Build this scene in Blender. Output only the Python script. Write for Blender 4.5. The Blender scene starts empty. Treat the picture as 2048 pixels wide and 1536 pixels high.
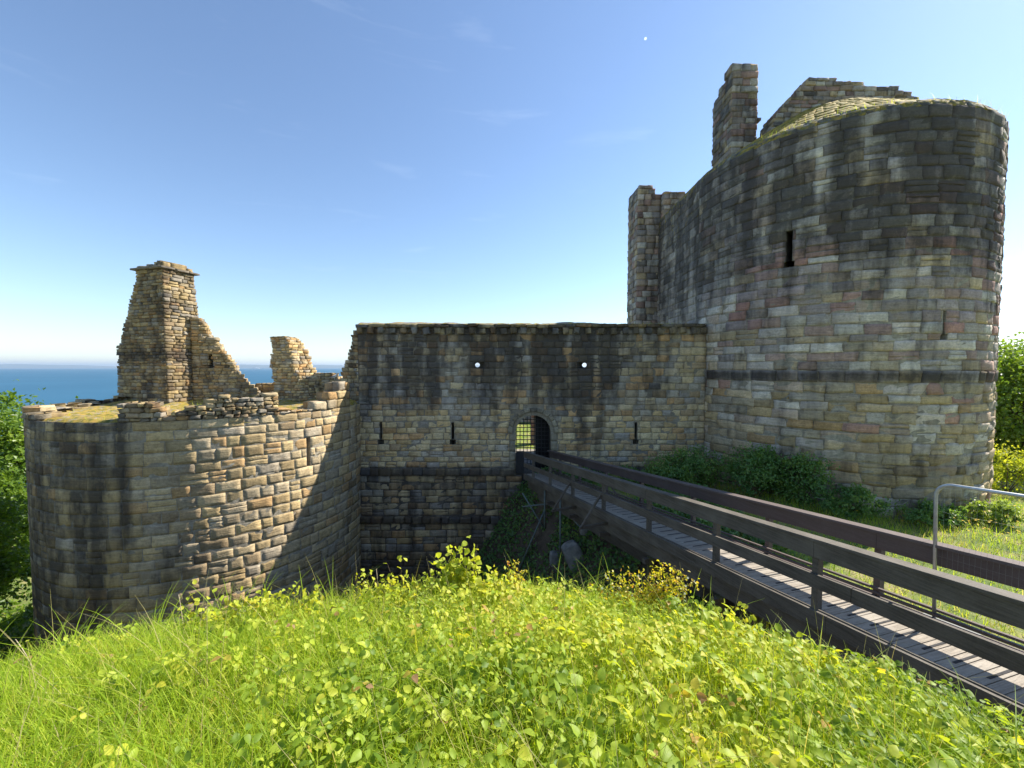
import bpy, math
import numpy as np
from mathutils import Vector
rng = np.random.default_rng(11)
S = bpy.context.scene
COL = S.collection
R = math.radians

# ------------------------------------------------------------------ camera, sky, sun, exposure
F_PX, PITCH = 800.0, math.atan(33 / 800.0)
cam = bpy.data.cameras.new('camera'); cam_o = bpy.data.objects.new('camera', cam); COL.objects.link(cam_o)
cam.sensor_width = 36; cam.lens = 36 * F_PX / 2048; cam.clip_start = 0.05; cam.clip_end = 200000
cam_o.location = (0, 0, 0); cam_o.rotation_euler = (R(90) - PITCH, 0, 0)
S.camera = cam_o
SUN_AZ, SUN_EL = R(64), R(42)
sun_dir = Vector((math.sin(SUN_AZ) * math.cos(SUN_EL), math.cos(SUN_AZ) * math.cos(SUN_EL), math.sin(SUN_EL)))
W = bpy.data.worlds.new('World'); S.world = W; W.use_nodes = True
nt = W.node_tree; nt.nodes.clear()
sky = nt.nodes.new('ShaderNodeTexSky'); sky.sky_type = 'NISHITA'; sky.sun_disc = False
sky.sun_elevation = SUN_EL; sky.sun_rotation = SUN_AZ; sky.altitude = 30
sky.air_density = 1.0; sky.dust_density = 0.16; sky.ozone_density = 3.0
bg = nt.nodes.new('ShaderNodeBackground'); bg.inputs['Strength'].default_value = 0.11
wo = nt.nodes.new('ShaderNodeOutputWorld')
tcn = nt.nodes.new('ShaderNodeTexCoord'); mpn = nt.nodes.new('ShaderNodeMapping'); mpn.inputs['Scale'].default_value = (1.6, 1.6, 11); mpn.inputs['Location'].default_value = (.35, .1, .2)
nz = nt.nodes.new('ShaderNodeTexNoise'); nz.inputs['Scale'].default_value = 2.2; nz.inputs['Detail'].default_value = 7; nz.inputs['Roughness'].default_value = .6; nz.inputs['Distortion'].default_value = .4
rp_ = nt.nodes.new('ShaderNodeValToRGB'); rp_.color_ramp.elements[0].position = .62; rp_.color_ramp.elements[1].position = .95; rp_.color_ramp.elements[1].color = (.16, .16, .16, 1)
mxc = nt.nodes.new('ShaderNodeMix'); mxc.data_type = 'RGBA'; mxc.inputs[7].default_value = (6.5, 7.2, 8.0, 1)      # thin high cloud
nt.links.new(tcn.outputs['Generated'], mpn.inputs[0]); nt.links.new(mpn.outputs[0], nz.inputs['Vector']); nt.links.new(nz.outputs['Fac'], rp_.inputs[0])
nt.links.new(rp_.outputs[0], mxc.inputs[0]); nt.links.new(sky.outputs[0], mxc.inputs[6]); nt.links.new(mxc.outputs[2], bg.inputs[0]); nt.links.new(bg.outputs[0], wo.inputs[0])
sl = bpy.data.lights.new('sun', 'SUN'); sl.energy = 5.0; sl.angle = R(0.55); sl.color = (1, .94, .84)
so = bpy.data.objects.new('sun', sl); COL.objects.link(so)
so.rotation_euler = sun_dir.to_track_quat('Z', 'Y').to_euler()
S.view_settings.view_transform = 'Standard'; S.view_settings.look = 'None'
S.view_settings.exposure = 0.98; S.view_settings.gamma = 1
S.cycles.max_bounces = 6; S.cycles.diffuse_bounces = 3; S.cycles.transmission_bounces = 4
S.cycles.transparent_max_bounces = 8; S.cycles.use_denoising = True

# ------------------------------------------------------------------ helpers
def tag(o, label=None, cat=None, group=None, kind=None):
    if label: o['label'] = label
    if cat: o['category'] = cat
    if group: o['group'] = group
    if kind: o['kind'] = kind
    return o

def empty(name, loc=(0, 0, 0)):
    o = bpy.data.objects.new(name, None); COL.objects.link(o); o.location = loc; o.empty_display_size = .2
    return o

def mesh_obj(name, V, Q=None, T=None, mat=None, parent=None, smooth=False, attrs=None, cols=None):
    """V (n,3); Q (m,4) and T (k,3) index arrays; attrs {name:(n,)}; cols (n,3). Coordinates are world coordinates."""
    V = np.asarray(V, np.float32)
    off = Vector((0, 0, 0))
    if parent is not None:
        off = parent.location.copy(); p = parent.parent
        while p is not None: off += p.location; p = p.parent
    V = V - np.array(off, np.float32)
    me = bpy.data.meshes.new(name)
    Q = np.zeros((0, 4), np.int32) if Q is None or len(Q) == 0 else np.asarray(Q, np.int32)
    T = np.zeros((0, 3), np.int32) if T is None or len(T) == 0 else np.asarray(T, np.int32)
    li = np.concatenate([Q.ravel(), T.ravel()]).astype(np.int32)
    me.vertices.add(len(V)); me.vertices.foreach_set('co', V.ravel())
    me.loops.add(len(li)); me.loops.foreach_set('vertex_index', li)
    n = len(Q) + len(T); me.polygons.add(n)
    st = np.concatenate([np.arange(len(Q)) * 4, len(Q) * 4 + np.arange(len(T)) * 3]).astype(np.int32)
    me.polygons.foreach_set('loop_start', st)
    me.update(calc_edges=True)
    me.polygons.foreach_set('use_smooth', np.full(n, bool(smooth)))
    for k, a in (attrs or {}).items():
        at = me.attributes.new(k, 'FLOAT', 'POINT'); at.data.foreach_set('value', np.asarray(a, np.float32))
    if cols is not None:
        c = np.ones((len(V), 4), np.float32); c[:, :3] = cols
        at = me.attributes.new('col', 'FLOAT_COLOR', 'POINT'); at.data.foreach_set('color', c.ravel())
    if mat: me.materials.append(mat)
    me.update()
    o = bpy.data.objects.new(name, me); COL.objects.link(o)
    if parent is not None: o.parent = parent
    return o

def _h(ix, iy, seed):
    v = np.sin(ix * 127.1 + iy * 311.7 + seed * 74.7) * 43758.5453
    return v - np.floor(v)
def vn(x, y, seed=0):
    x = np.asarray(x, float); y = np.asarray(y, float)
    x, y = np.broadcast_arrays(x, y)
    ix, iy = np.floor(x), np.floor(y); fx, fy = x - ix, y - iy
    fx = fx * fx * (3 - 2 * fx); fy = fy * fy * (3 - 2 * fy)
    a = _h(ix, iy, seed); b = _h(ix + 1, iy, seed); c = _h(ix, iy + 1, seed); d = _h(ix + 1, iy + 1, seed)
    return (a * (1 - fx) + b * fx) * (1 - fy) + (c * (1 - fx) + d * fx) * fy
def fbm(x, y, seed=0, o=3):
    s = 0; a = .5; t = 0
    for i in range(o):
        s = s + a * vn(x * 2 ** i, y * 2 ** i, seed + i); t += a; a *= .5
    return s / t
def ss(a, b, x):
    t = np.clip((np.asarray(x, float) - a) / (b - a), 0, 1); return t * t * (3 - 2 * t)
def unit(v): v = np.asarray(v, float); return v / (np.linalg.norm(v, axis=-1, keepdims=True) + 1e-12)

class MB:
    def __init__(s): s.V = []; s.Q = []; s.T = []; s.n = 0
    def raw(s, V, Q=(), T=()):
        s.V.append(np.asarray(V, float)); s.Q += [[i + s.n for i in q] for q in Q]; s.T += [[i + s.n for i in t] for t in T]
        s.n += len(V)
    def hexa(s, c):   # 8 corners: bottom 4 ccw, top 4 ccw
        s.raw(c, [(3, 2, 1, 0), (4, 5, 6, 7), (0, 1, 5, 4), (1, 2, 6, 5), (2, 3, 7, 6), (3, 0, 4, 7)])
    def box(s, a, b):
        x0, y0, z0 = a; x1, y1, z1 = b
        s.hexa([(x0, y0, z0), (x1, y0, z0), (x1, y1, z0), (x0, y1, z0), (x0, y0, z1), (x1, y0, z1), (x1, y1, z1), (x0, y1, z1)])
    def bar(s, p, q, w, h):
        p = np.array(p, float); q = np.array(q, float); d = unit(q - p)
        u = np.array((0, 0, 1.)) if abs(d[2]) < .95 else np.array((0, 1., 0))
        a = unit(np.cross(d, u)); b = np.cross(a, d); a = a * w / 2; b = b * h / 2
        s.hexa([p - a - b, p + a - b, q + a - b, q - a - b, p - a + b, p + a + b, q + a + b, q - a + b])
    def tube(s, pts, r, n=8):
        pts = np.array(pts, float); r = np.broadcast_to(r, (len(pts),)); rings = []
        for i in range(len(pts)):
            d = unit(pts[min(i + 1, len(pts) - 1)] - pts[max(i - 1, 0)])
            u = np.array((0, 0, 1.)) if abs(d[2]) < .9 else np.array((0, 1., 0))
            a = unit(np.cross(d, u)); b = np.cross(d, a)
            t = np.arange(n) * 2 * math.pi / n
            rings.append(pts[i] + r[i] * (np.cos(t)[:, None] * a + np.sin(t)[:, None] * b))
        V = np.concatenate(rings + [pts[:1], pts[-1:]]); m = len(pts); Q = []; T = []
        for i in range(m - 1):
            for k in range(n): Q.append((i * n + k, i * n + (k + 1) % n, (i + 1) * n + (k + 1) % n, (i + 1) * n + k))
        for k in range(n):
            T.append((m * n, (k + 1) % n, k)); T.append((m * n + 1, (m - 1) * n + k, (m - 1) * n + (k + 1) % n))
        s.raw(V, Q, T)
    def obj(s, name, mat, parent=None, smooth=False, bevel=0, **k):
        o = mesh_obj(name, np.concatenate(s.V), s.Q, s.T, mat, parent, smooth, **k)
        if bevel:
            m = o.modifiers.new('bevel', 'BEVEL'); m.width = bevel; m.segments = 2; m.limit_method = 'ANGLE'
        return o

# ------------------------------------------------------------------ materials
def newmat(name):
    m = bpy.data.materials.new(name); m.use_nodes = True
    n = m.node_tree; b = n.nodes['Principled BSDF']
    return m, n, b
def N(n, t, **k):
    x = n.nodes.new(t)
    for a, v in k.items():
        if a in x.inputs: x.inputs[a].default_value = v
        else: setattr(x, a, v)
    return x
def noise(n, scale, detail=4, rough=.55, vec=None):
    x = N(n, 'ShaderNodeTexNoise'); x.inputs['Scale'].default_value = scale; x.inputs['Detail'].default_value = detail
    x.inputs['Roughness'].default_value = rough
    if vec is not None: n.links.new(vec, x.inputs['Vector'])
    return x.outputs['Fac']
def ramp(n, fac, pts):
    x = N(n, 'ShaderNodeValToRGB'); e = x.color_ramp.elements
    while len(e) < len(pts): e.new(.5)
    for k, (p, c) in enumerate(pts):
        e[k].position = p; e[k].color = (c[0], c[1], c[2], 1) if hasattr(c, '__len__') else (c, c, c, 1)
    n.links.new(fac, x.inputs[0]); return x.outputs[0]
def math_(n, op, a, b=None, c=None, clamp=False):
    x = N(n, 'ShaderNodeMath'); x.operation = op; x.use_clamp = clamp
    for i, v in enumerate((a, b, c)):
        if v is None: continue
        if isinstance(v, (int, float)): x.inputs[i].default_value = v
        else: n.links.new(v, x.inputs[i])
    return x.outputs[0]
def mixc(n, fac, a, b, mode='MIX'):
    x = N(n, 'ShaderNodeMix'); x.data_type = 'RGBA'; x.blend_type = mode
    for i, v in ((0, fac), (6, a), (7, b)):
        if isinstance(v, (int, float)): x.inputs[i].default_value = v
        elif isinstance(v, tuple): x.inputs[i].default_value = (*v, 1)
        else: n.links.new(v, x.inputs[i])
    return x.outputs[2]
def attr(n, name):
    x = N(n, 'ShaderNodeAttribute'); x.attribute_name = name; return x
def bump(n, b, h, strength=.4, dist=.02):
    x = N(n, 'ShaderNodeBump'); x.inputs['Strength'].default_value = strength; x.inputs['Distance'].default_value = dist
    n.links.new(h, x.inputs['Height']); n.links.new(x.outputs[0], b.inputs['Normal'])

def stone_mat(name, layered=.0):
    m, n, b = newmat(name)
    g = N(n, 'ShaderNodeNewGeometry').outputs['Position']
    col = attr(n, 'col').outputs['Color']
    fine = noise(n, 14, 6, .65, g); mid = noise(n, 3.2, 4, .6, g); big = noise(n, .7, 3, .5, g)
    # bedding lines in the sandstone
    mp = N(n, 'ShaderNodeMapping'); mp.inputs['Scale'].default_value = (1.5, 1.5, 14); n.links.new(g, mp.inputs[0])
    bed = noise(n, 1.6, 5, .6, mp.outputs[0])
    v = math_(n, 'MULTIPLY_ADD', fine, 1.3, .35)
    v2 = math_(n, 'MULTIPLY_ADD', mid, 1.1, .45)
    v3 = math_(n, 'MULTIPLY_ADD', bed, .9, .55)
    vv = math_(n, 'MULTIPLY', math_(n, 'MULTIPLY', v, v2), v3)
    cb = N(n, 'ShaderNodeCombineColor'); [n.links.new(vv, cb.inputs[i]) for i in range(3)]
    c = mixc(n, 1., col, cb.outputs[0], 'MULTIPLY')
    # rusty / yellow blotches
    och = ramp(n, noise(n, 1.3, 5, .65, g), [(.54, 0), (.72, 1)])
    c = mixc(n, math_(n, 'MULTIPLY', och, .45), c, (.30, .19, .085))
    # black crust in vertical runs and the left tower's painted shade, strength from the wall's own stain field
    mp2 = N(n, 'ShaderNodeMapping'); mp2.inputs['Scale'].default_value = (1, 1, .14); n.links.new(g, mp2.inputs[0])
    streak = noise(n, 2.3, 5, .6, mp2.outputs[0])
    st = attr(n, 'stain_shade').outputs['Fac']
    sm = math_(n, 'MULTIPLY_ADD', math_(n, 'SUBTRACT', streak, .5), 1.15, st)
    sm = math_(n, 'MULTIPLY_ADD', math_(n, 'SUBTRACT', fine, .5), .7, sm)
    sm = math_(n, 'MULTIPLY_ADD', math_(n, 'SUBTRACT', mid, .5), .9, sm)
    smr = ramp(n, sm, [(.26, 0), (.48, .6), (.72, 1)])
    c = mixc(n, math_(n, 'MULTIPLY', smr, .86), c, (.040, .034, .031))
    # pale lichen
    li = attr(n, 'lich').outputs['Fac']
    ln = math_(n, 'MULTIPLY_ADD', math_(n, 'SUBTRACT', noise(n, 5, 6, .7, g), .62), 3.0, li)
    lm = ramp(n, ln, [(.62, 0), (.80, 1)])
    c = mixc(n, math_(n, 'MULTIPLY', lm, .6), c, (.36, .38, .30))
    # moss
    mo = attr(n, 'moss').outputs['Fac']
    mm = ramp(n, math_(n, 'MULTIPLY_ADD', math_(n, 'SUBTRACT', noise(n, 4, 5, .7, g), .5), 2.2, mo), [(.5, 0), (.75, 1)])
    mcol = ramp(n, noise(n, 6, 4, .6, g), [(.35, (.10, .11, .02)), (.55, (.34, .24, .045)), (.7, (.46, .28, .07))])
    c = mixc(n, mm, c, mcol)
    n.links.new(c, b.inputs['Base Color']); b.inputs['Roughness'].default_value = .9; b.inputs['Specular IOR Level'].default_value = .25
    hgt = math_(n, 'ADD', math_(n, 'MULTIPLY', fine, .6), math_(n, 'MULTIPLY', bed, .9))
    bump(n, b, hgt, .7, .03)
    return m
M_stone = stone_mat('sandstone')

def leaf_mat(name, pts, trans=.45, spec=.5, rough=.4, tr_boost=(1.35, 1.25, .55)):
    m, n, b = newmat(name)
    c = ramp(n, attr(n, 'tone').outputs['Fac'], pts)
    g = N(n, 'ShaderNodeNewGeometry')
    v = math_(n, 'MULTIPLY_ADD', noise(n, 60, 2, .5, g.outputs['Position']), .5, .75)
    cb = N(n, 'ShaderNodeCombineColor'); [n.links.new(v, cb.inputs[i]) for i in range(3)]
    c = mixc(n, 1., c, cb.outputs[0], 'MULTIPLY')
    n.links.new(c, b.inputs['Base Color']); b.inputs['Roughness'].default_value = rough; b.inputs['Specular IOR Level'].default_value = spec
    t = N(n, 'ShaderNodeBsdfTranslucent'); ct = mixc(n, 1., c, tr_boost, 'MULTIPLY'); n.links.new(ct, t.inputs[0])
    mx = N(n, 'ShaderNodeMixShader'); mx.inputs[0].default_value = trans
    n.links.new(b.outputs[0], mx.inputs[1]); n.links.new(t.outputs[0], mx.inputs[2])
    n.links.new(mx.outputs[0], n.nodes['Material Output'].inputs[0])
    return m
M_grass = leaf_mat('grass_blade', [(0, (.19, .31, .018)), (.5, (.39, .53, .036)), (.85, (.58, .60, .09)), (.93, (.48, .42, .15)), (1, (.55, .47, .27))], .55, spec=.25, rough=.5)
M_bramble = leaf_mat('bramble_leaf', [(0, (.13, .22, .02)), (.35, (.32, .43, .04)), (.7, (.52, .56, .06)), (.9, (.52, .49, .05)), (.96, (.50, .33, .08)), (1, (.40, .24, .13))], .48, spec=.3, rough=.5)
M_tree = leaf_mat('tree_leaf', [(0, (.06, .12, .016)), (.5, (.14, .24, .025)), (1, (.27, .36, .035))], .52)
M_shrub = leaf_mat('shrub_leaf', [(0, (.07, .16, .055)), (.6, (.16, .29, .07)), (1, (.32, .42, .08))], .45)
M_haw = leaf_mat('hawthorn_leaf', [(0, (.34, .40, .03)), (.6, (.52, .48, .035)), (.85, (.58, .44, .06)), (1, (.50, .20, .08))], .55)
M_petal = leaf_mat('white_hawthorn_petal', [(0, (.80, .80, .74)), (1, (.85, .85, .82))], .5, tr_boost=(1.1, 1.1, 1.0))

def simple_mat(name, c1, c2, scale=6, rough=.7, spec=.3, bumpd=.004, stretch=None, metallic=0):
    m, n, b = newmat(name)
    g = N(n, 'ShaderNodeTexCoord').outputs['Object']
    if stretch:
        mp = N(n, 'ShaderNodeMapping'); mp.inputs['Scale'].default_value = stretch; n.links.new(g, mp.inputs[0]); g = mp.outputs[0]
    f = noise(n, scale, 6, .62, g)
    n.links.new(ramp(n, f, [(.3, c1), (.7, c2)]), b.inputs['Base Color'])
    b.inputs['Roughness'].default_value = rough; b.inputs['Specular IOR Level'].default_value = spec; b.inputs['Metallic'].default_value = metallic
    bump(n, b, f, .5, bumpd)
    return m
def timber(name, c1, c2, c3, along, rough=.7):
    m, n, b = newmat(name); g = N(n, 'ShaderNodeNewGeometry').outputs['Position']
    m1 = N(n, 'ShaderNodeMapping'); m1.inputs['Rotation'].default_value = (0, 0, R(73.7)); n.links.new(g, m1.inputs[0])
    m2 = N(n, 'ShaderNodeMapping'); m2.inputs['Scale'].default_value = (1.2, 30, 30) if along else (30, 1.2, 30); n.links.new(m1.outputs[0], m2.inputs[0])
    gr = noise(n, 1.5, 6, .65, m2.outputs[0]); bl = noise(n, 1.7, 5, .6, g); fi = noise(n, 45, 4, .6, g)
    c = ramp(n, gr, [(.3, c1), (.62, c2)])
    c = mixc(n, ramp(n, bl, [(.45, 0), (.7, .6)]), c, c3)
    v = math_(n, 'MULTIPLY_ADD', fi, .5, .75); cb = N(n, 'ShaderNodeCombineColor'); [n.links.new(v, cb.inputs[i]) for i in range(3)]
    n.links.new(mixc(n, 1., c, cb.outputs[0], 'MULTIPLY'), b.inputs['Base Color']); b.inputs['Roughness'].default_value = rough; b.inputs['Specular IOR Level'].default_value = .3
    bump(n, b, gr, .6, .006); return m
M_paint = timber('brown_stained_timber', (.060, .050, .038), (.135, .115, .090), (.19, .165, .13), True, .65)
M_paint_far = timber('purple_brown_stained_timber', (.095, .070, .060), (.135, .102, .090), (.16, .125, .11), True, .65)
M_deck = timber('weathered_deck_board', (.22, .185, .145), (.40, .345, .275), (.44, .40, .335), False, .85)
M_strip = simple_mat('black_grip_strip', (.035, .035, .035), (.07, .065, .065), 30, .9)
M_steel = simple_mat('galvanised_steel', (.38, .40, .41), (.55, .57, .58), 12, .42, .5, .002, metallic=.75)
M_greysteel = simple_mat('dull_green_scaffold_pole', (.10, .13, .12), (.17, .20, .18), 8, .6, .4, .002)
M_iron = simple_mat('black_iron', (.012, .012, .013), (.03, .03, .032), 12, .6, .4, .003)
M_door = simple_mat('dark_door_timber', (.012, .011, .012), (.03, .026, .024), 4, .8, .2, .006, (6, 6, .7))
M_postwood = simple_mat('mossy_post_timber', (.07, .07, .03), (.16, .14, .06), 6, .9, .2, .01)
M_bark = simple_mat('bark', (.05, .04, .03), (.12, .10, .075), 9, .95, .1, .02)
M_stem = simple_mat('brown_stem', (.12, .08, .05), (.24, .17, .10), 20, .8, .2, .002)
M_dry = simple_mat('dry_stalk', (.34, .26, .17), (.48, .40, .28), 20, .85, .2, .002)
M_white = simple_mat('white_petal', (.75, .75, .70), (.85, .85, .82), 20, .7, .2, .001)
M_yellow = simple_mat('yellow_petal', (.70, .45, .02), (.80, .58, .04), 20, .7, .2, .001)
M_rock = simple_mat('grey_rock', (.12, .12, .11), (.30, .29, .26), 3, .9, .2, .04)
M_bird = simple_mat('white_feather', (.70, .70, .68), (.82, .82, .80), 20, .8, .2, .001)
M_birdgrey = simple_mat('grey_feather', (.18, .19, .2), (.28, .29, .30), 20, .8, .2, .001)
M_ship = simple_mat('white_hull', (.75, .75, .75), (.85, .85, .85), 2, .6, .3, .001)

# ------------------------------------------------------------------ terrain
def mound(x, y):
    yy = np.maximum(y, 0)
    r = np.hypot(x / np.where(x > 0, 3.2, 5.0), yy / 3.4)
    r = r + .05 * (vn(x * .8, y * .8, 3) - .5)
    k = np.maximum(r - 1, 0)
    z = -1.60 - .55 * np.minimum(r, 1) ** 2 - 1.1 * k - np.where(k < .8, 3.0 * k * k, 1.92 + 4.8 * (k - .8))
    return z + .10 * (fbm(x * .9, y * .9, 5) - .5)
def floor_(x, y):
    w = (fbm(x * .25, y * .25, 9) - .5) * 2
    t = ss(-2.5, 3.2 + 2.0 * ss(11, 7, y), x + w * .6 + np.clip(y - 16, -6, 3) * .5)
    z = -11 + 5.9 * t + .5 * (fbm(x * .6, y * .6, 13) - .5) * (1 - .5 * ss(6, 9, x))
    z = z - .35 * ss(9, 15, x) - 1.0 * ss(18, 40, x)
    z = z + (-5.07 - z) * ss(19.6, 20.6, y) * ss(-9, -7, x) * (1 - ss(11, 14, x))
    z = z + (-13.5 - z) * ss(-20, -27, x)
    z = z + (-2.95 - z) * ss(2.0, -.6, y) * ss(2.5, 5, x)
    z = z + (-1.6 - z) * ss(-3, -9, y)
    z = z - 30 * ss(40, 90, y) - 26 * ss(-40, -110, x) * ss(-5, 20, y)
    return z
def ground(x, y):
    return np.maximum(mound(x, y), floor_(x, y))
def lines(*seg):
    out = []
    for a, b, st in seg: out.append(np.arange(a, b, st))
    return np.concatenate(out + [np.array([seg[-1][1]])])
gx = lines((-420, -60, 30), (-60, -24, 3), (-24, -8, .8), (-8, 12, .25), (12, 26, .7), (26, 60, 4), (60, 420, 30))
gy = lines((-400, -30, 30), (-30, -6, 3), (-6, 20, .25), (20, 30, .8), (30, 120, 5), (120, 180, 20))
X, Y = np.meshgrid(gx, gy); Zg = ground(X, Y)
nx_, ny_ = len(gx), len(gy)
idx = np.arange(nx_ * ny_).reshape(ny_, nx_)
Qg = np.stack([idx[:-1, :-1], idx[:-1, 1:], idx[1:, 1:], idx[1:, :-1]], -1).reshape(-1, 4)
m, n, b = newmat('soil_and_turf')
g = N(n, 'ShaderNodeNewGeometry').outputs['Position']
tc = ramp(n, noise(n, 1.1, 6, .65, g), [(.35, (.08, .13, .02)), (.5, (.15, .19, .035)), (.62, (.28, .25, .09)), (.75, (.34, .27, .14))])
sc = ramp(n, noise(n, 3, 6, .65, g), [(.3, (.045, .034, .022)), (.7, (.12, .09, .06))])
sp = N(n, 'ShaderNodeSeparateXYZ'); n.links.new(N(n, 'ShaderNodeNewGeometry').outputs['Normal'], sp.inputs[0])
fl = ramp(n, math_(n, 'MULTIPLY_ADD', math_(n, 'SUBTRACT', noise(n, 2, 4, .6, g), .5), .5, sp.outputs[2]), [(.62, 0), (.85, 1)])
n.links.new(mixc(n, fl, sc, tc), b.inputs['Base Color']); b.inputs['Roughness'].default_value = .95
bump(n, b, noise(n, 9, 6, .7, g), .8, .05)
tag(mesh_obj('ground', np.stack([X, Y, Zg], -1).reshape(-1, 3), Qg, None, m, None, True), kind='structure')

# sea, far coast
SEA = -34.0
m, n, b = newmat('sea_water')
g = N(n, 'ShaderNodeNewGeometry').outputs['Position']
n.links.new(ramp(n, noise(n, .004, 4, .6, g), [(.35, (.022, .095, .165)), (.65, (.032, .12, .20))]), b.inputs['Base Color'])
b.inputs['Roughness'].default_value = .55; b.inputs['Specular IOR Level'].default_value = .12
bump(n, b, noise(n, .25, 4, .6, g), .6, .5)
xs = np.array([-90000., 90000.])
tag(mesh_obj('sea', [(-45000, -3000, SEA), (45000, -3000, SEA), (45000, 45000, SEA), (-45000, 45000, SEA)], [(0, 1, 2, 3)], None, m), kind='structure')
m_hill, n, b = newmat('far_coast'); g = N(n, 'ShaderNodeNewGeometry').outputs['Position']
n.links.new(ramp(n, noise(n, .0012, 5, .6, g), [(.35, (.03, .06, .07)), (.65, (.06, .10, .10))]), b.inputs['Base Color']); b.inputs['Roughness'].default_value = 1
def hills(name, x0, x1, y0, y1, hfun, nx=120, ny=10):
    xx = np.linspace(x0, x1, nx); yy = np.linspace(y0, y1, ny)
    A, B = np.meshgrid(xx, yy); t = (B - y0) / (y1 - y0)
    H = SEA - 5 + np.sin(np.pi * np.clip(t, 0, 1)) * (hfun(A) + 5)
    i = np.arange(nx * ny).reshape(ny, nx)
    Q = np.stack([i[:-1, :-1], i[:-1, 1:], i[1:, 1:], i[1:, :-1]], -1).reshape(-1, 4)
    return tag(mesh_obj(name, np.stack([A, B, H], -1).reshape(-1, 3), Q, None, m_hill, None, True), kind='structure')
hills('far_hills', -34000, 6000, 17000, 23000, lambda a: 35 + 230 * fbm(a / 3800, a * 0 + 1, 3, 4) ** 1.3)
hills('coast_hill', 6800, 13500, 5600, 8200, lambda a: 40 + 215 * ss(6600, 8600, a) * (.85 + .3 * fbm(a / 900, a * 0 + 3, 5)))

# ------------------------------------------------------------------ masonry
PAL_TAN = np.array([(.36, .27, .14), (.40, .31, .18), (.31, .225, .11), (.32, .26, .17), (.42, .31, .15), (.26, .19, .11), (.36, .225, .10), (.29, .25, .19)]) * 1.26
PAL_GATE = np.array([(.33, .26, .155), (.27, .22, .15), (.37, .26, .12), (.24, .17, .095), (.40, .31, .17), (.36, .215, .095), (.26, .235, .19), (.21, .195, .175), (.38, .30, .17)]) * 1.48
PAL_RIGHT = np.array([(.27, .25, .23), (.32, .29, .26), (.22, .19, .17), (.29, .23, .18), (.25, .17, .145), (.36, .34, .30), (.20, .185, .18), (.33, .265, .17)]) * np.array((1.50, 1.42, 1.32))
PAL_RED = np.array([(.31, .165, .125), (.27, .165, .14), (.33, .20, .155), (.27, .22, .20), (.33, .29, .26), (.25, .17, .145)]) * 1.3

class Stones:
    def __init__(s): s.r = []
    def add(s, c, tan, up, w, h, prot=.02, depth=.05, col=(.3, .25, .2), rough=1.0, u=0.):
        s.r.append((c, tan, up, w, h, prot, depth, col, rough, u))
    def obj(s, name, parent, field=None, mat=None):
        r = s.r; n = len(r)
        C = np.array([a[0] for a in r], float); Tn = unit([a[1] for a in r]); U = unit([a[2] for a in r]); Nn = np.cross(Tn, U)
        w = np.array([a[3] for a in r]); h = np.array([a[4] for a in r]); pr = np.array([a[5] for a in r]); dp = np.array([a[6] for a in r])
        col = np.array([a[7] for a in r]); ro = np.array([a[8] for a in r]); uu = np.array([a[9] for a in r])
        K = 6; hw = w / 2; hh = h / 2
        e = np.minimum(.009, hw * .1); e2 = np.minimum(.009, hh * .1)
        gx = np.stack([-hw, -hw + e, -hw * .45, hw * .45, hw - e, hw], 1); gz = np.stack([-hh, -hh + e2, -hh * .45, hh * .45, hh - e2, hh], 1)
        lx = np.repeat(gx[:, None, :], K, 1); lz = np.repeat(gz[:, :, None], K, 2)
        ring0 = np.zeros((K, K), bool); ring0[0] = ring0[-1] = True; ring0[:, 0] = ring0[:, -1] = True
        inner = np.zeros((K, K), bool); inner[2:4, 2:4] = True
        d = np.zeros((n, K, K)); rn = rng.normal(0, 1, (n, K, K))
        d[:] = pr[:, None, None] - .006 + rn * .0075 * ro[:, None, None]
        d[:, inner] = (pr + .003)[:, None] + rn[:, inner] * .010 * ro[:, None]
        d[:, ring0] = -dp[:, None]
        # tilt of the whole face
        d += (~ring0) * ((rng.normal(0, .006, n) * ro)[:, None, None] * (lx / hw[:, None, None]) + (rng.normal(0, .008, n) * ro)[:, None, None] * (lz / hh[:, None, None]))
        # corner jitter (bilinear)
        a = lx / hw[:, None, None]; bb = lz / hh[:, None, None]
        amp = np.minimum(.020, .07 * np.minimum(w, h)) * ro
        for sx in (-1, 1):
            for sz in (-1, 1):
                wt = (1 + sx * a) * (1 + sz * bb) / 4
                jx = rng.uniform(-1, 1, n) * amp; jz = rng.uniform(-1, 1, n) * amp
                lx = lx + wt * jx[:, None, None]; lz = lz + wt * jz[:, None, None]
        # worn, wavy edges
        wv = rng.normal(0, .009, (n, K, K)) * ro[:, None, None]; lx = lx + wv * (np.abs(a) > .5) ; lz = lz + rng.normal(0, .007, (n, K, K)) * ro[:, None, None]
        P = C[:, None, None] + lx[..., None] * Tn[:, None, None] + lz[..., None] * U[:, None, None] + d[..., None] * Nn[:, None, None]
        V = P.reshape(-1, 3)
        i = np.arange(K * K).reshape(K, K)
        q = np.stack([i[:-1, :-1], i[:-1, 1:], i[1:, 1:], i[1:, :-1]], -1).reshape(-1, 4)
        Q = (q[None] + (np.arange(n) * K * K)[:, None, None]).reshape(-1, 4)
        u = np.repeat(uu, K * K) + lx.reshape(-1)
        jit = np.repeat(rng.normal(0, .09, n), K * K)
        return finish(name, V, Q, None, np.repeat(col, K * K, 0), u, parent, field, mat, jit=jit)

def finish(name, V, Q, T, cols, u, parent, field, mat=None, smooth=True, jit=0.):
    z0 = np.zeros(len(V)); st, li, mo = (field(V, u) if field else (z0, z0, z0))
    return mesh_obj(name, V, Q, T, mat or M_stone, parent, smooth, dict(stain_shade=z0 + st + jit * np.clip((z0 + st) * 3.5, 0, 1), lich=z0 + li, moss=z0 + mo), cols)

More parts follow.
